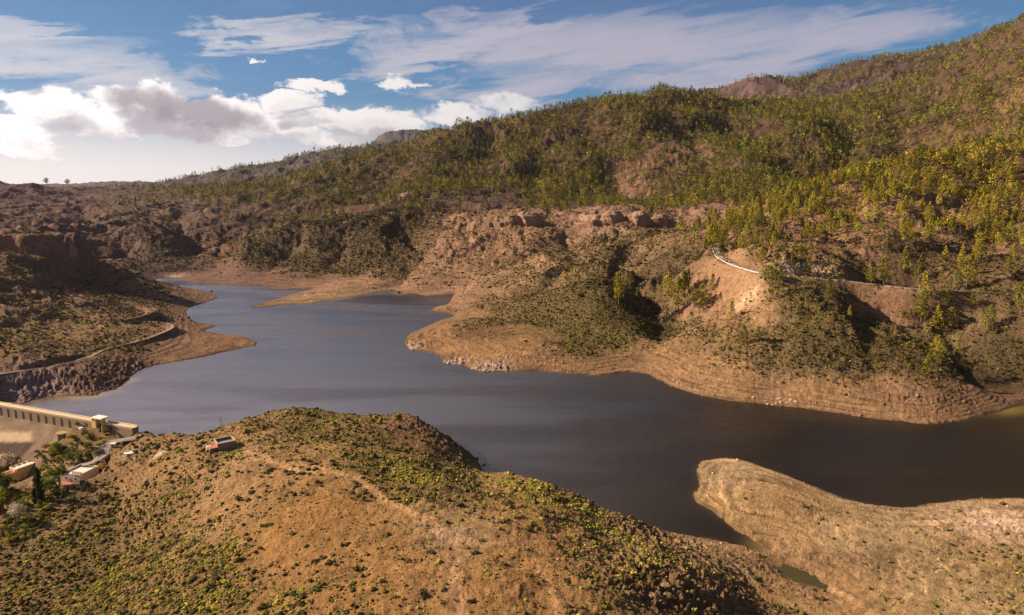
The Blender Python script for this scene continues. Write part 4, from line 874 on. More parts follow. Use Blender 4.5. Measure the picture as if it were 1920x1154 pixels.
# ---- dam
dam=empty('dam',(*DB,0),0,'long concrete dam with a pale crest road closing the valley','dam')
def dpt(s_,c,z):   # along from the right end, downstream, height -> local to DB
    p=DIR*s_-DN*c;return (p[0],p[1],z)
LEN=185
ns,nz_=150,46;V=[];Cc=[]
for i in range(ns+1):
    s_=-3+(LEN+3)*i/ns
    for j in range(nz_+1):
        z=3.2-39*j/nz_;c=2.1+(3.2-z)*.82
        wv=.25*math.sin(s_*.9)*0;V.append(dpt(s_,c,z))
V=np.array(V);fi=np.arange((ns+1)*(nz_+1)).reshape(ns+1,nz_+1);Ff=np.stack([fi[:-1,:-1],fi[1:,:-1],fi[1:,1:],fi[:-1,1:]],-1).reshape(-1,4)
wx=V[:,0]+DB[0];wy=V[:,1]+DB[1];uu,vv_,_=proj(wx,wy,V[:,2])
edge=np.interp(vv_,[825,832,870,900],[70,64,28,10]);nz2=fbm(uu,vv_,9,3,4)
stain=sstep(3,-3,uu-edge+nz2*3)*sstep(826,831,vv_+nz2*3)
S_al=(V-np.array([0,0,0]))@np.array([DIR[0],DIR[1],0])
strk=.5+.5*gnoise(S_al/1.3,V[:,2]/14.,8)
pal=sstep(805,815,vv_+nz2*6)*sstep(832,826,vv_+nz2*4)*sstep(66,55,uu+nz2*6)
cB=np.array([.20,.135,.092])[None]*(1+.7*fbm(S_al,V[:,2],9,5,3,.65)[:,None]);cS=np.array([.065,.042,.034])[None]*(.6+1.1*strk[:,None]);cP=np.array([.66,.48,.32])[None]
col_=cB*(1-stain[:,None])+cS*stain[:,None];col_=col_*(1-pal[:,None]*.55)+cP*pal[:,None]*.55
m,nt=nmat('dam_face_concrete');g=G(nt);p=g.pos();nn=g.noise(g.vm('MULTIPLY',p,(1,1,.35)),1.1,6,.65);cc_=g.mix(1.,g.attr('tint'),g.comb(*[g.m('MULTIPLY_ADD',nn,1.1,.45)]*3),'MULTIPLY');g.out(g.bsdf(cc_,.95,.1,g.bump(nn,.3)).outputs[0])
face=mesh_from('sloping_face',V,Ff,m,parent=dam,cols=np.clip(col_,.02,.9))
# lip between the pale scar and the stained panel
mb=MB()
for (c0,c1,z0,z1) in [(2.1,-2.1,-12,9.4)]:
    pts=[dpt(-4,c0,3.0),dpt(-4,c0,9.4),dpt(-4,c1,9.4),dpt(-4,c1,-12),dpt(LEN,c0,3.0),dpt(LEN,c0,9.4),dpt(LEN,c1,9.4),dpt(LEN,c1,-12)]
    mb.add(pts,[(0,4,5,1),(1,5,6,2),(2,6,7,3),(0,1,2,3),(4,7,6,5)])
mb.build('wall',M_CONC,dam)
rot=math.atan2(DIR[1],DIR[0])
mb=MB();c=dpt(LEN/2-2,0,9.55);mb.box(c,(LEN+4,3.4,.28),rot);mb.build('crest_road',M_CREST,dam)
for off,h in((-1.95,.7),(1.95,.7)):
    mb=MB();mb.box(dpt(LEN/2-2,off,9.3+h/2),(LEN+4,.42,h+.25),rot);mb.box(dpt(LEN/2-2,off,9.3+h+.19),(LEN+4,.62,.12),rot);mb.build('parapet',M_CREST,dam)
for k in range(17):
    s_=14+k*7.0 if k<4 else 14+k*7.1
    mb=MB();mb.box(dpt(s_,2.3,5.6),(.2,.3,5.4),rot);mb.build('pier',M_DARKC,dam)
# gatehouse on the crest
gl=atz(180,790,11.);gp=dpt(26,0,0)
gpos=(DB[0]+DIR[0]*22+DN[0]*-1.5,DB[1]+DIR[1]*22+DN[1]*-1.5,9.7)
gh=empty('gatehouse',gpos,rot,'small gatehouse with a flat white roof at the end of the dam','gatehouse')
mb=MB();mb.box((2.6,1.0,.2),(3.4,4.2,6.0));mb.box((-3.2,1.0,-1.2),(.4,3.0,8.8));mb.build('wall',M_YEL,gh)
mb=MB();mb.box((.2,.4,3.4),(9.0,5.4,.36));mb.box((.2,.4,3.69),(8.5,4.9,.22));mb.build('roof',M_WHITE,gh,.05)
mb=MB();mb.box((.2,3.2,2.0),(1.1,.12,2.1));mb.build('door',M_WOOD,gh);mb=MB();mb.box((2.6,3.24,2.6),(1.4,.1,.9));mb.build('window',M_GLASS,gh)
# ---- vehicle
vp=hit2(152,806);van=empty('parked_car',(vp[0],vp[1],vp[2]),2.5,'white car parked in the sun at the end of the dam','car')
prof=[(-2.2,.35),(2.15,.35),(2.2,.85),(1.35,1.0),(.75,1.5),(-1.5,1.55),(-2.15,1.0)]
def extr(prof,w):
    n=len(prof);v=[(x,-w,z) for x,z in prof]+[(x,w,z) for x,z in prof];return v,[tuple(range(n)),tuple(range(2*n-1,n-1,-1))]+[(i,i+n,(i+1)%n+n,(i+1)%n) for i in range(n)]
mb=MB();mb.add(*extr(prof,.86));mb.build('body',M_CAR,van,.08)
gl_=[(1.22,1.03),(.74,1.44),(-1.45,1.48),(-1.95,1.05)];mb=MB();mb.add(*extr(gl_,.885));mb.build('side_windows',M_GLASS,van);mb=MB();mb.add([(1.33,-.7,1.03),(1.33,.7,1.03),(.80,.66,1.49),(.80,-.66,1.49)],[(0,1,2,3)]);mb.build('windscreen',M_GLASS,van)
for x in(-1.4,1.4):
    for y in(-.82,.82):
        mb=MB();n_=16;v=[];
        for yy in(-.12,.12):
            for i in range(n_):t=2*math.pi*i/n_;v.append((x+.33*math.cos(t),y+yy,.33+.33*math.sin(t)))
        mb.add(v,[(i,(i+1)%n_,n_+(i+1)%n_,n_+i) for i in range(n_)]+[tuple(range(n_)),tuple(range(2*n_-1,n_-1,-1))]);mb.build('wheel',M_TYRE,van)
# ---- round bastion
bp=hit2(118,818);b_=empty('round_tank',(bp[0],bp[1],bp[2]),0,'squat round concrete tank with a yellowish top below the dam','tank')
mb=MB();mb.cyl((0,0,-7),3.6,9.,40,3.4);mb.build('wall',M_CONC,b_);mb=MB();mb.cyl((0,0,2.0),3.65,.35,40);mb.build('top',simple('lichened_top',(.34,.24,.09),.9,.3,.8),b_,.04)
# ---- houses
def house(name,px,w,d,h,rz,label,wallm,par=.9,beams=0,split=None,doorside=-1,sink=3.):
    p=hit(*px);e=empty(name,(p[0],p[1],p[2]+1.0),rz,label,'house')
    t=.3;mb=MB();zt=h
    mb.box((0,0,(h-sink)/2),(w,d,h+sink))
    mb.build('wall',wallm,e)
    mb=MB()
    for c,s in(((0,-d/2+t/2+.0,h+par/2),(w,t,par)),((0,d/2-t/2,h+par/2),(w,t,par)),((-w/2+t/2,0,h+par/2),(t,d-2*t,par)),((w/2-t/2,0,h+par/2),(t,d-2*t,par))):mb.box(c,s)
    for k in range(beams):
        y=-d/2+d*(k+1)/(beams+1);mb.box((0,y,h+par/2-.05),(w-2*t,.35,par-.1))
    mb.build('parapet',wallm if beams==0 else M_CREAM,e)
    mb=MB();mb.box((0,0,h+.03),(w-2*t,d-2*t,.06));mb.build('roof',M_ROOFG,e)
    for k in range(2):
        x=-w/4+k*w/2;f=MB();f.box((x,-d/2-.02,h*.55),(1.1,.1,1.1));fo=f.build('window',M_GLASS,e);f=MB();f.box((x,-d/2-.05,h*.55-.6),(1.35,.18,.12));f.build('sill',M_WHITE,fo)
    f=MB();f.box((0,-d/2-.03,1.05),(.95,.12,2.1));dr=f.build('door',M_WOOD,e);f=MB();f.box((.32,-d/2-.12,1.05),(.08,.08,.16));f.build('handle',M_CAR,dr)
    return e
yh=house('yellow_house',(47,886),7.4,12.5,3.4,-.42,'yellow flat-roofed house with a roof divided by beams below the dam',M_YEL,.8,3)
mb=MB();mb.box((-.2,-8.6,.4),(6.8,4.6,4.0));mb.build('lower_wing',M_YEL,yh);mb=MB();mb.box((-.2,-8.6,2.46),(6.4,4.2,.12));mb.build('terrace',M_RED,yh)
mb=MB();mb.box((3.0,-6.9,3.2),(.9,.9,1.6));mb.build('chimney',M_WHITE,yh);mb=MB();mb.box((3.7,6.9,3.0),(1.0,1.3,5.2));mb.build('stair_tower',M_CREAM,yh)
wh=house('white_house',(152,899),11.6,12.5,3.6,-.22,'white house with a broad flat parapet roof beside the garden',M_CREAM,1.0,0)
mb=MB()
for r_i in range(2):
    for k in range(7):mb.box((1.9+k*.95,-6.45,4.95+.0+r_i*.95),(.28,.3,.62))
    mb.box((4.7,-6.45,4.55+r_i*.95),(6.6,.34,.28))
mb.box((4.7,-6.45,6.4),(6.6,.34,.25));mb.build('pierced_wall',M_CREAM,wh)
mb=MB();mb.box((-1.5,-8.6,-.6),(7.2,4.2,1.4));mb.build('terrace',M_RED,wh)
mb=MB();mb.box((-7.2,-9.2,-1.4),(5.0,7.5,.5));mb.build('paved_yard',simple('grey_paving',(.42,.36,.34),.9,.2,1.5),wh)
sh=empty('garden_shed',hit(213,839),.3,'tiny square yellow shed beside the turning area','shed');mb=MB();mb.box((0,0,.9),(2.2,2.0,2.4));mb.build('wall',M_YEL,sh);mb=MB();mb.box((0,0,2.2),(2.6,2.4,.18));mb.build('roof',M_WHITE,sh);mb=MB();mb.box((0,-1.02,.9),(.8,.08,1.7));mb.build('door',M_WOOD,sh)
# white ruined terrace slab
rp=hit(246,850);rs=empty('concrete_platform',rp,.35,'broken white concrete platform on the slope between the shed and the water tank','platform');mb=MB();mb.box((0,0,.1),(6.6,3.6,.7));mb.build('slab',M_WHITE,rs,.06);mb=MB();mb.box((2.9,1.6,.9),(1.4,.3,1.1));mb.box((-2.6,1.6,.7),(2.,.3,.8));mb.build('low_wall',M_WHITE,rs)
# ---- open water tank
tp=np.array(atz(422,835,23.2));tp[2]=float(hgt(tp[0],tp[1]));tk_=empty('water_tank',tuple(tp),.62,'open square stone water tank full of blue water on the near hill','water tank')
L_,W_2,HH=8.6,7.6,3.5;mb=MB()
for c,s in(((0,-W_2/2,HH/2-.8),(L_,.5,HH+1.6)),((0,W_2/2,HH/2-.8),(L_,.5,HH+1.6)),((-L_/2+.25,0,HH/2-.8),(.5,W_2-.5,HH+1.6)),((L_/2-.25,0,HH/2-.8),(.5,W_2-.5,HH+1.6))):mb.box(c,s)
mb.build('wall',M_STONE,tk_)
mb=MB()
for c,s in(((0,-W_2/2,HH+.06),(L_+.1,.62,.12)),((0,W_2/2,HH+.06),(L_+.1,.62,.12)),((-L_/2+.25,0,HH+.06),(.62,W_2-.62,.12)),((L_/2-.25,0,HH+.06),(.62,W_2-.62,.12))):mb.box(c,s)
mb.build('rim',simple('mossy_rim',(.42,.30,.13),.9,.25,1),tk_)
mb=MB();mb.box((0,0,HH-1.1),(L_-1,W_2-.5,.2));mb.build('water',M_POOL,tk_)
mb=MB();mb.box((-6.0,-1.6,.4),(3.6,3.6,2.2));mb.build('side_chamber',M_STONE,tk_);mb=MB();mb.box((-6.0,-1.6,1.6),(4.0,4.0,.18));mb.build('chamber_roof',M_RED,tk_)
mb=MB();mb.box((-7.2,2.0,.4),(2.0,1.4,1.6));mb.build('white_basin',M_WHITE,tk_)
# ---- roads
def ribbon(name,P,w,mat,label,lift=.06,kind='structure'):
    P=np.asarray(P);T=np.gradient(P[:,:2],axis=0);T/=np.linalg.norm(T,axis=1)[:,None];N_=np.c_[-T[:,1],T[:,0]];V=[]
    for k in np.linspace(-1,1,5):
        q=P[:,:2]+N_*w*k;V.append(np.c_[q,np.maximum(hgt(q[:,0],q[:,1]),P[:,2]-.2)+lift+.05*(1-abs(k))])
    V=np.stack(V,1);n_=len(P);idn=np.arange(n_*5).reshape(n_,5);Fq=np.stack([idn[:-1,:-1],idn[1:,:-1],idn[1:,1:],idn[:-1,1:]],-1).reshape(-1,4)
    o=mesh_from(name,V.reshape(-1,3),Fq,mat,smooth=True);tag(o,label,kind=kind);return o
ribbon('road',smooth(MAIN,3),4.0,M_FARASPH,'winding asphalt road across the right slope',.15)
ribbon('mountain_road',WALLR,3.5,M_FARASPH,'far road carried on the long retaining wall',.3)
ribbon('lane',smooth(DROAD,4),3.0,M_ASPH,'narrow grey lane down past the houses',.12)
tq=smooth(np.array([atz(199,843,5.0),atz(206,836,5.6),atz(214,830,6.1),atz(226,827,6.9)]),5);ribbon('turning_area',tq,5.2,M_ASPH,'grey turning area at the end of the dam lane',.2)
ribbon('bank_track',smooth(FARTRK,3),1.5,simple('dusty_track',(.27,.19,.14),.95,.2,.4),'dusty track along the left bank',.08)
def wallstrip(name,P,side,off,h,t,mat,label,cat,group=None,below=2.,cap=None,posts=0):
    P=np.asarray(P);T=np.gradient(P[:,:2],axis=0);T/=np.linalg.norm(T,axis=1)[:,None];N_=np.c_[-T[:,1],T[:,0]]*side;ring=[]
    hh=np.full(len(P),h) if np.isscalar(h) else np.asarray(h)
    for o_,zz in((off,-below),(off,1),(off+t,1),(off+t,-below)):
        q=P[:,:2]+N_*o_;ring.append(np.c_[q,P[:,2]+(hh if zz==1 else -below)])
    V=np.stack(ring,1);n_=len(P);Fq=[]
    for i in range(n_-1):
        for j in range(4):a=i*4+j;b=i*4+(j+1)%4;Fq.append((a,b,b+4,a+4))
    Fq+=[(0,3,2,1),(n_*4-4,n_*4-3,n_*4-2,n_*4-1)]
    root=empty(name,tuple(P[len(P)//2]),0,label,cat,group);c0=np.array(root.location)
    o=mesh_from('wall_body',V.reshape(-1,3)-c0,[tuple(map(int,f)) for f in Fq],mat,parent=root)
    if cap is not None:
        mbx=[]
        for o_,zz in((off-.1,.02),(off-.1,.25),(off+t+.1,.25),(off+t+.1,.02)):
            q=P[:,:2]+N_*o_;mbx.append(np.c_[q,P[:,2]+hh+zz])
        V=np.stack(mbx,1);mesh_from('coping',V.reshape(-1,3)-c0,[tuple(map(int,f)) for f in Fq],cap,parent=root)
    if posts:
        for i in range(0,n_-1,posts):
            q=P[i,:2]+N_[i]*(off+t/2);mb=MB();mb.box((q[0]-c0[0],q[1]-c0[1],P[i,2]-c0[2]+hh[i]/2+.15),(t+.35,t+.35,hh[i]+.5),math.atan2(T[i,1],T[i,0]));mb.build('post',mat,root)
    return root
MS=smooth(MAIN,3);uM,vM,_=proj(MS[:,0],MS[:,1],MS[:,2])
k0=np.argmin(np.hypot(uM-1342,vM-468));k1=np.argmin(np.hypot(uM-1428,vM-513));seg=MS[k0:k1+1]
def near_side(P):   # which normal points to the camera side
    T=P[-1,:2]-P[0,:2];N_=np.array([-T[1],T[0]]);return 1 if N_@(-P[len(P)//2,:2])>0 else -1
wallstrip('road_barrier',seg,near_side(seg),3.3,.75,.3,M_BARR,'bright white barrier along the outer edge of the road bend','barrier',cap=M_BARR)
k2=np.argmin(np.abs(uM-1660));k3=np.argmin(np.abs(uM-1905));seg=MS[k2:k3+1]
wallstrip('road_parapet',seg,near_side(seg),3.4,1.0,.5,simple('parapet_stone',(.30,.23,.20),.9,.3,.3),'long low grey parapet along the straight road at the right','parapet',cap=M_FARASPH,posts=4)
k4=np.argmin(np.abs(uM-1352));
uW,_,_=proj(WALLR[:,0],WALLR[:,1],WALLR[:,2])
a_=np.argmin(abs(uW-786));b2=np.argmin(abs(uW-1000));seg=smooth(WALLR[a_:b2+1],3)
wallstrip('retaining_wall',seg,near_side(seg),4.2,1.4,1.6,M_WALLP,'tall grey stone retaining wall below the far road','wall',below=30,cap=M_CREST)
a_=np.argmin(abs(uW-1008));b2=np.argmin(abs(uW-1102));seg=smooth(WALLR[a_:b2+1],3)
wallstrip('retaining_wall',seg,near_side(seg),4.2,1.2,1.4,M_WALLP,'shorter dark retaining wall among pines at the right end of the far road','wall',below=22,cap=M_CREST)
FS=smooth(FARTRK,3);uF,vF,_=proj(FS[:,0],FS[:,1],FS[:,2])
def fseg(P,u0,u1,upto=None):
    u_,v_,_=proj(P[:,0],P[:,1],P[:,2]);return u_,v_
i0=np.argmin(np.hypot(uF-172,vF-668));i1=np.argmin(np.hypot(uF-323,vF-614));seg=FS[i0:i1+1]
wallstrip('terrace_wall',seg,near_side(seg),1.6,.6,.8,M_STONE,'dark stone wall carrying the track round the left bank','wall',below=4.5)
i0=0;i1=np.argmin(np.hypot(uF-160,vF-671));seg=FS[i0:i1+1]
wallstrip('terrace_wall',seg,near_side(seg),1.6,.5,.7,M_STONE,'low stone edging wall of the track nearest the dam','wall',below=2.6)
US=smooth(UPTRK,3);seg=US[:int(len(US)*.62)]
wallstrip('terrace_wall',seg,near_side(seg),1.8,.6,.8,M_STONE,'short dark terrace wall above the left shore','wall',below=3.5)
wallstrip('lane_kerb_wall',smooth(DROAD,4)[60:84],near_side(smooth(DROAD,4)[60:84])*1,2.9,.55,.35,M_CREAM,'low pale wall edging the lane by the cypress','wall',below=1.)
log('built')
# ---- garden trees
def blob_crown(rng,ncl,nt_,sz,sp=.36,zc=.62,fl=.8,zlo=.35):
    P=[]
    for i in range(ncl):
        v=rng.normal(size=3);v/=np.linalg.norm(v);c=np.array([0,0,zc])+v*np.array([sp,sp,(1-zlo)*.42])*rng.uniform(.4,.95);P.append(tris_cloud(c,rng.uniform(.12,.2),nt_,sz,rng,flat=fl))
    return np.vstack(P)
def cypress_crown(rng):
    P=[]
    for i in range(40):
        q=(i+rng.uniform())/40;r=.105*math.sin(math.pi*min(.98,.16+.84*q))**.8;a=rng.uniform(0,6.28);P.append(tris_cloud(np.array([math.cos(a)*r*.5,math.sin(a)*r*.5,.05+.93*q]),r*.75+.012,26,.028,rng,flat=1.6))
    return np.vstack(P)
M_CYP=foliage_mat('cypress_foliage',(.028,.036,.014),trans=.05);M_ALM=foliage_mat('almond_blossom',(.62,.50,.48),.15,.2);M_GT=foliage_mat('garden_foliage',(.13,.14,.035),trans=.2);M_YG=foliage_mat('bright_garden_foliage',(.20,.22,.03),trans=.25);M_OG=foliage_mat('dry_orange_foliage',(.36,.24,.05),trans=.2)
GR=np.random.default_rng(77)
GM={}
for nm,mt in(('cyp',M_CYP),('alm',M_ALM),('gt',M_GT),('yg',M_YG),('og',M_OG)):
    for var in range(3):
        v=cypress_crown(GR) if nm=='cyp' else blob_crown(GR,26,26,.045 if nm!='alm' else .035)
        v,f=loose(v);me=bpy.data.meshes.new('crown');me.from_pydata(v.tolist(),[],f.tolist());me.materials.append(mt);GM[nm,var]=me
tk_t=[]
for var in range(3):
    parts=[tube([(0,0,-.08),(.02,0,.2),(0,.02,.5)],[.035,.026,.014],7)]
    for i in range(7):
        a=i*.9+GR.uniform(0,.6);parts.append(tube([(0,0,.22+.02*i),(math.cos(a)*.15,math.sin(a)*.15,.42),(math.cos(a)*.3,math.sin(a)*.3,.66)],[.014,.01,.004],4))
    v,f=merge(parts);me=bpy.data.meshes.new('trunk');me.from_pydata(v.tolist(),[],f.tolist());me.materials.append(M_BARK);tk_t.append(me)
def gtree(u,v,hpx,kind,label,name,cat='tree',group=None,wid=1.,tr=True):
    p=hit2(u,v);dd=np.linalg.norm(p-np.array([0,0,CH]));h=hpx*dd/FOC
    e=empty(name,p,random.uniform(0,6.28),label,cat,group);e.scale=(h*wid,h*wid,h);var=random.randrange(3)
    c=bpy.data.objects.new('crown',GM[kind,var]);COL.objects.link(c);c.parent=e
    if tr:t=bpy.data.objects.new('trunk',tk_t[var] if kind!='cyp' else TM[1,0,'t']);COL.objects.link(t);t.parent=e
gtree(76,938,52,'cyp','tall dark cypress standing beside the white house','cypress_tree',wid=1.15)
gtree(66,946,24,'cyp','small dark cypress at the foot of the tall one','cypress_tree',wid=1.3)
gtree(8,893,40,'alm','large pale blossoming almond tree at the left edge beside the yellow house','almond_tree',wid=1.1)
gtree(37,980,34,'alm','pale blossoming almond tree leaning over the narrow lane','almond_tree')
gtree(62,916,12,'alm','small blossoming almond tree behind the cypress','almond_tree')
gtree(112,910,34,'gt','large round dark tree left of the white house','garden_tree',wid=1.1)
gtree(95,924,24,'gt','dark bushy tree between the cypress and the white house','garden_tree',wid=1.1)
for i,(u,v,h,k,l) in enumerate([(12,925,34,'gt','dark broad tree below the yellow house at the picture edge'),(3,900,30,'gt','dark tree tucked under the large almond tree'),(133,870,20,'gt','dark tree above the round one in the garden'),(150,868,18,'gt','dark tree overhanging the middle of the lane'),(165,862,14,'gt','small dark tree at the inner bend of the lane'),(160,822,15,'gt','small grey-green tree at the top of the garden'),(172,832,17,'gt','grey-green tree at the inner edge of the turning area'),(168,848,17,'gt','dark tree low on the inner edge of the turning area'),(134,828,12,'yg','bright green young tree near the round tank'),(108,852,20,'yg','bright green tree in the upper garden'),(98,862,18,'yg','yellow-green tree low in the upper garden'),(112,864,10,'og','golden-orange bush in the middle of the garden'),(8,945,26,'yg','bright green tree at the left edge above the almond'),(2,962,24,'yg','yellow-green bush at the very left edge'),(4,1000,14,'og','rusty orange bush at the left edge below the lane'),(14,1022,10,'og','brownish orange bush beside the lane bend'),(145,800,8,'yg','yellow-green bush in front of the dam piers'),(162,799,10,'gt','green bush against the gatehouse wall'),(206,800,12,'gt','dark bush in front of the right end of the dam'),(222,804,11,'gt','low dark bush at the right tip of the dam'),(190,806,11,'gt','green bush just right of the gatehouse'),(205,812,12,'gt','wide green bush between gatehouse and turning area'),(192,884,13,'og','tawny bush behind the white house'),(168,885,9,'gt','low dark bush at the rear wall of the white house'),(70,896,8,'gt','grey-green bush beside the yellow house wall'),(24,908,8,'gt','dark green bush in front of the yellow house'),(122,800,9,'gt','dark bush growing above the round tank'),(76,860,9,'gt','green bush behind the yellow house stair tower'),(88,845,12,'og','dry bush at the foot of the dam face')]):
    gtree(u,v,h*1.05,k,l,'garden_tree' if h>=14 else 'garden_bush','tree' if h>=14 else 'bush',wid=.95 if h>=14 else 1.3,tr=h>=14)
gi=0
for u in range(4,240,8):
    for v in range(822,1020,8):
        uu_=u+GR.uniform(-4,4);vv2=v+GR.uniform(-4,4)
        # garden slope between dam foot, lane and houses
        inside=((vv2>838+(120-uu_)*.25) and (uu_<196-(vv2-835)*.75)) or (uu_<60 and vv2>900)
        if not inside or GR.uniform()<.12:continue
        if (abs(uu_-47)<27 and 860<vv2<922) or (112<uu_<192 and 876<vv2<928):continue
        p=hit(uu_,vv2)
        if fld(PAVE,p[0],p[1])>.1 or min(np.hypot(p[0]-c[0],p[1]-c[1]) for c in CLEAR[:2])<8 or gi>230:continue
        r=np.hypot(SHR[:,0],SHR[:,1])[0]
        gtree(uu_,vv2,GR.uniform(4,9),GR.choice(['gt','gt','yg','gt','og'],p=[.3,.3,.25,.1,.05]),'low leafy shrub in the garden between the houses and the lane','garden_shrub','shrub','low garden shrubs',wid=1.5,tr=False);gi+=1
# agave flower stalks
def stalk(u,v,hpx,lean,label):
    p=hit(u,v);dd=np.linalg.norm(p-np.array([0,0,CH]));h=hpx*dd/FOC;e=empty('agave_stalk',p,0,label,'plant')
    v_,f=tube([(0,0,-.3),(lean*h*.5,0,h*.5),(lean*h,0,h)],[.14,.11,.05],6);mesh_from('stem',v_,f,M_WOOD,parent=e)
    P=[]
    for i in range(9):
        q=.6+.4*i/9;a=i*2.4;P.append(tris_cloud(np.array([lean*h*q+math.cos(a)*.5,math.sin(a)*.5,h*q]),.26,10,.14,GR,flat=.4))
    v_,f=loose(np.vstack(P));mesh_from('flower_heads',v_,f,M_OG,parent=e)
    P=[]
    for i in range(16):
        a=i*.39*2;P.append(np.array([(0,0,0.1),(math.cos(a)*.9+.1,math.sin(a)*.9,.7),(math.cos(a)*.9-.1,math.sin(a)*.9+.1,.75)]))
    v_,f=loose(np.vstack(P));mesh_from('leaves',v_,f,M_GR,parent=e)
stalk(414,806,25,-.04,'tallest bare agave stalk standing above the water tank');stalk(418,806,22,-.10,'agave stalk just right of the tallest one');stalk(398,808,17,-.35,'leaning agave stalk left of the other two')
# ---- boulders
def boulder_mesh(seed,ang=.25,sub=2):
    r_=np.random.default_rng(seed);v,f=ico(sub);d=0
    for k in range(7):
        nrm_=r_.normal(size=3);nrm_/=np.linalg.norm(nrm_);c=r_.uniform(.55,.85);t=v@nrm_;v=v-np.clip(t-c,0,None)[:,None]*nrm_*.9
    v=v*(1+.10*gnoise(v[:,0]*2.5+seed,v[:,1]*2.5+v[:,2]*2,seed))[:,None];return v*np.array([1,.8,.62]),f
RM={}
for k_,mt in(('p',M_PALE),('b',M_BROWNR),('d',M_DARKR)):
    for s in range(5):
        v,f=boulder_mesh(s+ord(k_));me=bpy.data.meshes.new('boulder');me.from_pydata(v.tolist(),[],f.tolist());me.materials.append(mt);RM[k_,s]=me
def boulder(p,s,k_,label,group=None,name='boulder',cat='rock',sq=1.):
    if group and fld(S,p[0],p[1])<.3:return
    o=bpy.data.objects.new(name,RM[k_,random.randrange(5)]);COL.objects.link(o);o.location=p;o.rotation_euler=(random.uniform(-.2,.2),random.uniform(-.2,.2),random.uniform(0,6.28));o.scale=(s,s*random.uniform(.8,1.1),s*random.uniform(.75,1.2)*sq);tag(o,label,cat,group)
for u,v,w_,k_,l in [(396,549,5,'d','dark rock standing in the water off the left shore point'),(353,597,8,'d','big dark boulder at the notch of the left shore'),(371,577,2.5,'d','tiny rock awash beside the left shore'),(748,551,9,'b','dark boulder at the head of the spit across the lake'),(1383,864,6,'p','white boulder on the top of the pale spit'),(908,874,7,'b','brown rock at the waterline below the near hill'),(895,862,8,'d','large dark rock just above the waterline of the near hill'),(1399,1029,3.2,'p','small pale boulder in the muddy head of the bay'),(590,770,5,'d','dark rock on the crest of the near hill'),(603,771,4,'d','smaller dark rock beside the one on the crest'),(1645,1055,0,'p',''),(272,652,3,'p','white stone block on the left bank below the track'),(1841,935,2.5,'p','small pale rock on the shore of the far right flat'),(1355,905,5,'p','pale slab in the middle of the spit tip'),(700,541,4,'d','dark rock beside the mouth of the small gully'),(862,556,4,'b','brown rock on the small point across the lake')]:
    if not l:continue
    p=hit(u,v);dd=np.linalg.norm(p-np.array([0,0,CH]));boulder((p[0],p[1],max(p[2],-.1)+.15*w_*dd/FOC),w_*dd/FOC*.55,k_,l)
BR=np.random.default_rng(8)
def cluster(u,v,ru,rv,n_,smin,smax,k_,label,group):
    for i in range(n_):
        a=BR.uniform(0,6.28);q=BR.uniform()**.5;p=hit(u+ru*q*math.cos(a),v+rv*q*math.sin(a))
        s=BR.uniform(smin,smax);boulder((p[0],p[1],max(p[2],0)-s*.2),s,k_,label,group)
cluster(783,650,20,7,8,1.2,3.0,'p','pale jagged rock at the tip of the far headland','pale rocks at the headland tip')
cluster(850,678,16,6,9,1.5,3.6,'p','pale rock on the shore right of the headland tip','pale rocks on the headland shore')
cluster(915,690,28,8,12,1.2,3.4,'p','pale cracked rock in the largest outcrop on the headland shore','pale rocks of the headland outcrop')
cluster(1000,672,60,8,8,.8,1.8,'p','small pale stone on the bare band of the headland','stones on the bare band')
cluster(1470,755,40,8,12,.8,2.0,'p','grey boulder near the waterline of the right shore','boulders at the right waterline')
cluster(880,855,22,14,16,.8,2.2,'b','brown boulder tumbled down the rocky end of the near hill','boulders at the rocky end of the near hill')
cluster(1150,955,40,18,12,.6,1.4,'b','brown rock on the steep rim of the near hill','rocks on the rim of the near hill')
cluster(1270,1105,70,35,22,.7,2.0,'b','brown rock in the dark outcrop at the corner of the near hill','rocks of the dark outcrop')
cluster(1265,1105,80,30,12,.7,1.8,'d','dark rock in the dark outcrop at the corner of the near hill','dark rocks of the corner outcrop')
cluster(1330,985+40,50,16,14,.4,1.1,'p','pale rock on the stony shore of the narrow bay','stones by the narrow bay')
cluster(200,712,35,14,14,1.0,2.6,'b','brown rock on the rugged left shore','rocks on the left shore')
cluster(60,738,50,10,10,1.,2.6,'p','pale rock on the shore beside the dam','pale rocks beside the dam')
cluster(1800,760,70,14,12,.7,1.8,'b','brown rock on the shaded shore at the right','rocks on the shaded right shore')
cluster(1320,935,14,16,14,.4,1.0,'b','rough brown stone at the foot of the pale spit','stones at the foot of the spit')
cluster(1480,503,50,5,9,1.5,3.5,'p','pale block in the road cutting','pale blocks of the road cutting')
# countless stones
hp_=Heap();pts=[];
for (y0,y1,xl,sp,smin,smax) in [(150,520,500,1.25,.10,.42),(430,760,760,2.1,.22,.75)]:
    p=jgrid(-xl,xl,y0,y1,sp,BR);a=np.arctan2(p[:,0],p[:,1]);p=p[np.abs(a)<math.radians(42)];s_=fld(S,p[:,0],p[:,1]);rk_=fld(ROCKM,p[:,0],p[:,1]);pv=fld(PAVE,p[:,0],p[:,1])
    pr_=.02+.5*sstep(14,0,s_)*(s_>.2)+.14*rk_+.10*sstep(50,0,s_)+.12*np.clip(fbm(p[:,0],p[:,1],18,3,88),0,1);pr_*=(s_>.1)&(pv<.1)
    k=BR.uniform(size=len(p))<pr_*.55;p=p[k];sz=BR.uniform(smin,smax,len(p))**1.0*np.where(BR.uniform(size=len(p))<.06,1.8,1);pts.append(np.c_[p,hgt(p[:,0],p[:,1])+sz*.1,sz])
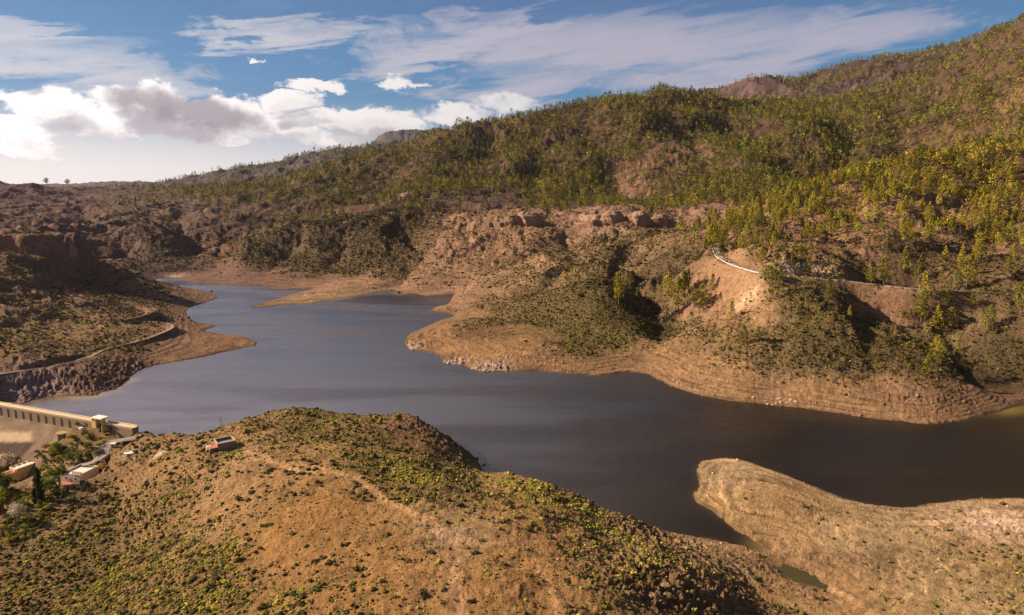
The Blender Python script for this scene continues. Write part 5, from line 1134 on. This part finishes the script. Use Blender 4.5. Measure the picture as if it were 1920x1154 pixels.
pts=np.vstack(pts);al_=(pts[:,0]-DB[0])*DIR[0]+(pts[:,1]-DB[1])*DIR[1];ac_=-((pts[:,0]-DB[0])*DN[0]+(pts[:,1]-DB[1])*DN[1]);pts=pts[~((al_>-2)&(ac_>-8)&(ac_<44)&(hgt(pts[:,0],pts[:,1])<10))]
tn=fld(base[...,0],pts[:,0],pts[:,1]);tg=fld(base[...,1],pts[:,0],pts[:,1]);tb=fld(base[...,2],pts[:,0],pts[:,1]);tc=np.stack([tn,tg,tb],-1)
for var in range(5):
    v,f=boulder_mesh(900+var,sub=0);s_=np.arange(len(pts))%5==var;c=tc[s_]*BR.uniform(.7,1.5,(s_.sum(),1))+.03
    hp_.add(v,f,pts[s_,:3],pts[s_,3],BR.uniform(0,6.28,s_.sum()),c)
M_ST=bpy.data.materials.new('loose_stone');M_ST.use_nodes=True;nt=M_ST.node_tree;nt.nodes.clear();g=G(nt);g.out(g.bsdf(g.attr('tint'),.95,.1).outputs[0])
o=hp_.build('loose_stones',M_ST);tag(o,'countless loose stones strewn over the shores and bare ground',kind='stuff')
# stone ring in the field
rp=hit(843,1001);V=[];Fs=[];oo=0
for i in range(46):
    a=BR.uniform(0,6.28);q=1.5*BR.uniform()**.5 if i>22 else 1.7;v,f=boulder_mesh(50+i,sub=0);v=v*BR.uniform(.12,.28)+np.array([math.cos(a)*q,math.sin(a)*q,.06+.1*(i>22)]);V.append(v);Fs.append(f+oo);oo+=len(v)
o=mesh_from('stone_heap',np.vstack(V),np.vstack(Fs),M_PALE);o.location=(rp[0],rp[1],float(hgt(rp[0],rp[1])));tag(o,'flat heap of pale stones in the middle of the bare field','stone heap')
log('stones',len(pts))
# rock outcrops standing on the slopes
def outcrop(u,v,w_,hpx,seed,label,mt,sq=.8):
    p=hit(u,v);dd=np.linalg.norm(p-np.array([0,0,CH]));w=w_*dd/FOC/2;h=hpx*dd/FOC
    vv3,f=ico(4);r_=np.random.default_rng(seed);q=vv3.copy()
    for k in range(9):
        nn_=r_.normal(size=3)*np.array([1,1,.5]);nn_/=np.linalg.norm(nn_);c=r_.uniform(.6,.9);q=q-np.clip(q@nn_-c,0,None)[:,None]*nn_*.85
    q[:,2]=np.sign(q[:,2])*np.abs(q[:,2])**.7
    n_=fbm(vv3[:,0]*2+vv3[:,2]+seed,vv3[:,1]*2-vv3[:,2]*.7,1.0,4,seed);strata=.035*np.sin(q[:,2]*14+n_*4)
    q=q*(1+.30*n_+strata)[:,None]
    q=q*np.array([w,w*sq,h*.78]);o=mesh_from('rock_outcrop',q,np.array(f),mt,smooth=False);o.location=(p[0],p[1]+w*sq*.5,p[2]+h*.12);tag(o,label,'rock')
M_CLIFF=simple('weathered_cliff',(.25,.155,.10),.95,.4,.25,.8)
outcrop(990,420,52,24,1,'largest brown rock knob at the right end of the first outcrop on the central ridge',M_CLIFF)
outcrop(962,419,30,15,2,'smaller rock knob left of the largest one on the central ridge',M_CLIFF)
outcrop(1022,424,18,9,9,'low rock at the right foot of the largest knob on the central ridge',M_CLIFF)
outcrop(1152,416,46,22,3,'left dark rock block of the second outcrop on the central ridge',M_CLIFF)
outcrop(1196,419,44,24,4,'middle dark rock block of the second outcrop on the central ridge',M_CLIFF)
outcrop(1238,422,38,20,5,'right dark rock block of the second outcrop on the central ridge',M_CLIFF)
outcrop(137,478,14,16,6,'rock pinnacle at the right end of the flat-topped left cliff',M_CLIFF)
outcrop(760,378,26,16,7,'dark rock knoll at the left end of the far retaining wall',M_CLIFF)
w=bpy.data.worlds.new('World');sc.world=w;w.use_nodes=True;nt=w.node_tree;nt.nodes.clear();g=G(nt)
d=g.n('ShaderNodeTexCoord').outputs['Generated'];x,y,z=g.sep(d)
azd=g.m('MULTIPLY',g.m('ARCTAN2',x,y),180/math.pi);eld=g.m('MULTIPLY',g.m('ARCSINE',z),180/math.pi)
def azel(u,v):
    a,Yy,Zz=ray(u,v);return math.degrees(math.atan2(a,Yy)),math.degrees(math.atan2(Zz,math.hypot(a,Yy)))
sky=g.n('ShaderNodeTexSky',sky_type='NISHITA');sky.sun_disc=False;sky.sun_elevation=SUN_EL;sky.sun_rotation=SUN_AZ%(2*math.pi);sky.altitude=900;sky.air_density=1.;sky.dust_density=.6;sky.ozone_density=2.2
skyc=g.mix(1.,sky.outputs[0],(.085,.085,.085),'MULTIPLY')
skyc=g.mix(1.,skyc,(.62,.80,1.0),'MULTIPLY')
# cloud field: direction -> density; a group evaluated twice for shading
gt=bpy.data.node_groups.new('cumulus','ShaderNodeTree')
gt.interface.new_socket('a',in_out='INPUT',socket_type='NodeSocketFloat');gt.interface.new_socket('e',in_out='INPUT',socket_type='NodeSocketFloat');gt.interface.new_socket('d',in_out='OUTPUT',socket_type='NodeSocketFloat')
q=G(gt);gi=q.n('NodeGroupInput');go=q.n('NodeGroupOutput');A_,E_=gi.outputs[0],gi.outputs[1]
vec=q.comb(A_,q.m('MULTIPLY',E_,1.7),0.)
n1_=q.noise(vec,.22,7,.58);n0_=q.noise(vec,.08,3,.5)
wig=q.m('MULTIPLY',q.m('SUBTRACT',q.noise(vec,.45,6,.62),.5),4.2)
wig2=q.m('MULTIPLY',q.m('SUBTRACT',q.noise(q.vm('ADD',vec,(31,7,3)),.45,6,.62),.5),3.2)
aw=q.m('ADD',A_,wig);ew=q.m('ADD',E_,wig2)
# ellipses measured in the photograph (px centre, px half sizes, weight)
EL=[(95,205,85,42,1.),(40,250,70,30,.8),(260,195,95,42,1.15),(330,225,110,36,1.1),(190,235,80,36,.9),(430,210,80,30,.8),(550,190,65,22,.9),(590,160,60,15,.8),(650,225,100,24,.9),(500,235,110,34,.9),(720,235,90,30,.85),(40,285,100,22,.6),(215,250,105,15,.85),(400,262,75,18,.85),(740,155,38,16,.75),(775,160,40,9,.5),(850,215,80,22,.6),(480,115,18,5,.5),(600,262,120,20,.6),(950,200,80,22,.5)]
dens=None
for u,v,ru,rv,wt in EL:
    a0,e0=azel(u,v);a1,_=azel(u+ru,v);_,e1=azel(u,v-rv);ra=abs(a1-a0);re=abs(e1-e0)
    dx=q.m('DIVIDE',q.m('SUBTRACT',aw,a0),ra*1.05);dy=q.m('DIVIDE',q.m('SUBTRACT',ew,e0),re*1.08)
    # flatter bases: squash below the centre
    dy=q.m('MULTIPLY',dy,q.ss(dy,-.1,.1,1.25,.95))
    r2=q.m('ADD',q.m('MULTIPLY',dx,dx),q.m('MULTIPLY',dy,dy))
    k=q.m('MULTIPLY',q.ss(r2,1.35,0.,0.,1.),wt)
    dens=k if dens is None else q.m('MAXIMUM',dens,k)
# other cumulus all round the sky (outside the photograph too)
ring=q.m('MULTIPLY',q.ss(E_,1.5,4.),q.ss(E_,12.,6.5));side_=q.m('ADD',q.ss(A_,-38,-46),q.ss(A_,60,75),clamp=True)
dens=q.m('MAXIMUM',dens,q.m('MULTIPLY',q.m('MULTIPLY',ring,side_),q.ss(n0_,.42,.6)))
dens=q.m('MULTIPLY_ADD',q.m('SUBTRACT',n1_,.5),.95,dens)
gt.links.new(dens,go.inputs[0])
def cum(a,e):
    x=nt.nodes.new('ShaderNodeGroup');x.node_tree=gt;g.put(x.inputs[0],a);g.put(x.inputs[1],e);return x.outputs[0]
dn=cum(azd,eld);dl=cum(g.m('ADD',azd,-.9),g.m('ADD',eld,1.3));dl2=cum(g.m('ADD',azd,-.35),g.m('ADD',eld,.55))
cover=g.ss(dn,.12,.62)
lit=g.m('MULTIPLY',g.ss(dl,.45,1.15),1.);lit2=g.ss(dl2,.45,1.15)
shade=g.m('ADD',g.m('MULTIPLY',lit,.72),g.m('MULTIPLY',lit2,.28),clamp=True)
glow=g.ss(azd,-45,0.,1.25,.82)
cb=g.mix(shade,(1.08,1.02,.98),(.41,.39,.42))
# one cloud with a dark shaded belly, as in the photograph
a0,e0=azel(345,205);dx=g.m('DIVIDE',g.m('SUBTRACT',azd,a0),5.2);dy=g.m('DIVIDE',g.m('ADD',g.m('SUBTRACT',eld,e0),g.m('MULTIPLY',g.m('SUBTRACT',azd,a0),.16)),1.25)
nz=g.noise(g.comb(azd,eld,0.),.5,6,.6);bel=g.ss(g.m('ADD',g.m('ADD',g.m('MULTIPLY',dx,dx),g.m('MULTIPLY',dy,dy)),g.m('MULTIPLY',g.m('SUBTRACT',nz,.5),3.)),1.5,.2)
cb=g.mix(g.m('MULTIPLY',bel,.8),cb,(.25,.22,.25))
cb=g.mix(1.,cb,g.comb(glow,glow,glow),'MULTIPLY')
# cirrus veils
cv=g.comb(g.m('MULTIPLY',azd,.055),g.m('MULTIPLY_ADD',azd,-.05,g.m('MULTIPLY',eld,.42)),0.)
c1=g.noise(cv,1.5,9,.62,.35);c2=g.noise(g.vm('ADD',cv,(5,3,1)),.55,3,.5);c3=g.noise(g.comb(g.m('MULTIPLY',azd,.25),g.m('MULTIPLY',eld,.6),2.),.6,8,.7,.5)
azw=g.m('ADD',azd,g.m('MULTIPLY',g.m('SUBTRACT',c3,.5),26.));elw=g.m('ADD',eld,g.m('MULTIPLY',g.m('SUBTRACT',c1,.5),9.))
def band_(u,v,ru,rv,slope=0.):
    a0,e0=azel(u,v);a1,_=azel(u+ru,v);_,e1=azel(u,v-rv)
    dx=g.m('DIVIDE',g.m('SUBTRACT',azw,a0),abs(a1-a0));dy=g.m('DIVIDE',g.m('ADD',g.m('SUBTRACT',elw,e0),g.m('MULTIPLY',g.m('SUBTRACT',azw,a0),-slope)),abs(e1-e0))
    return g.ss(g.m('ADD',g.m('MULTIPLY',dx,dx),g.m('MULTIPLY',dy,dy)),1.6,0.)
veil=band_(1250,95,520,75,-.04)
for b in [(560,60,220,30,.1),(720,110,160,30,.15),(1000,150,260,50,.1),(130,120,260,60,-.05),(1600,70,330,60,.0),(900,60,260,35,.12),(40,60,200,35,-.1),(1300,160,260,45,0)]:
    veil=g.m('MAXIMUM',veil,g.m('MULTIPLY',band_(*b),.9))
up=g.ss(eld,22,35);veil=g.m('MAXIMUM',veil,g.m('MULTIPLY',up,.55))
cir=g.m('MULTIPLY',g.ss(g.m('ADD',g.m('MULTIPLY',c1,.75),g.m('ADD',g.m('MULTIPLY',c3,.25),g.m('MULTIPLY',veil,.30))),.52,.86),g.ss(veil,0.,.5,.25,1.))
cirA=g.m('MULTIPLY',cir,.82,clamp=True)
# pale hazy foot of the sky
hz=g.m('MULTIPLY',g.ss(eld,7.2,.5),g.ss(azd,12,-12,.75,1.))
hzc=g.mix(g.ss(azd,-38,5),(.92,.87,.82),(.64,.62,.68))
blue=g.mix(g.ss(azd,-30,10),(.085,.19,.36),(.12,.165,.35))
blue=g.mix(g.ss(eld,9,17),(.085,.26,.46),blue)
skyc=g.mix(.55,skyc,blue)
c=g.mix(cirA,skyc,g.mix(g.ss(azd,-30,10),(.70,.68,.70),(.52,.48,.55)))
hi=g.mix(g.ss(azd,-42,4),(3.0,2.55,2.8),(.80,.76,.86));hi=g.mix(g.ss(azd,-2,20),hi,(.035,.03,.028));hi=g.mix(g.ss(eld,27,40),hi,(.07,.11,.20))  # unseen upper sky: bright left for water reflections, dark elsewhere to cut fill
behind=g.m('MAXIMUM',g.ss(azd,60,100),g.ss(azd,-75,-110))
hi=g.mix(g.m('MULTIPLY',behind,.8),hi,(.09,.12,.20))
c=g.mix(g.ss(eld,14.3,17.5,0,.97),c,hi)
c=g.mix(hz,c,hzc)
c=g.mix(g.m('MULTIPLY',behind,g.ss(eld,14,2,0,.7)),c,(.25,.26,.32))
c=g.mix(g.m('MULTIPLY',cover,.96),c,cb)
c=g.mix(g.ss(eld,0.,-3.),c,(.25,.2,.17))
bg=g.n('ShaderNodeBackground');g.put(bg.inputs[0],c);bg.inputs[1].default_value=.475;g.out(bg.outputs[0],world=True)
# ------------------------------------------------------------------ air
HAZE=True
if HAZE:
    m,nt=nmat('haze_air');g=G(nt);pv=g.n('ShaderNodeVolumePrincipled');pv.inputs['Color'].default_value=(.62,.57,.76,1);pv.inputs['Density'].default_value=1.25e-5;pv.inputs['Anisotropy'].default_value=.45
    g.out(None,vol=pv.outputs[0])
    x0,x1,y0,y1,z0,z1=-13700,13700,-300,13800,float(H.min())-1.,max(float(H.max())+30,CH+5)
    vv=[(a,b,c_) for c_ in(z0,z1) for b in(y0,y1) for a in(x0,x1)]
    o=mesh_from('haze',vv,[[0,2,3,1],[4,5,7,6],[0,1,5,4],[2,6,7,3],[0,4,6,2],[1,3,7,5]],m);tag(o,'thin warm haze over the far hills',kind='stuff')
sc.view_settings.view_transform='Standard';sc.view_settings.look='None';sc.view_settings.gamma=1;sc.view_settings.exposure=1.08
sc.render.engine='CYCLES';cy=sc.cycles;cy.use_denoising=True;cy.denoiser='OPENIMAGEDENOISE';cy.max_bounces=5;cy.diffuse_bounces=2;cy.glossy_bounces=3;cy.transmission_bounces=2;cy.transparent_max_bounces=6;cy.volume_bounces=0;cy.sample_clamp_indirect=8
cy.use_adaptive_sampling=False
log('done')
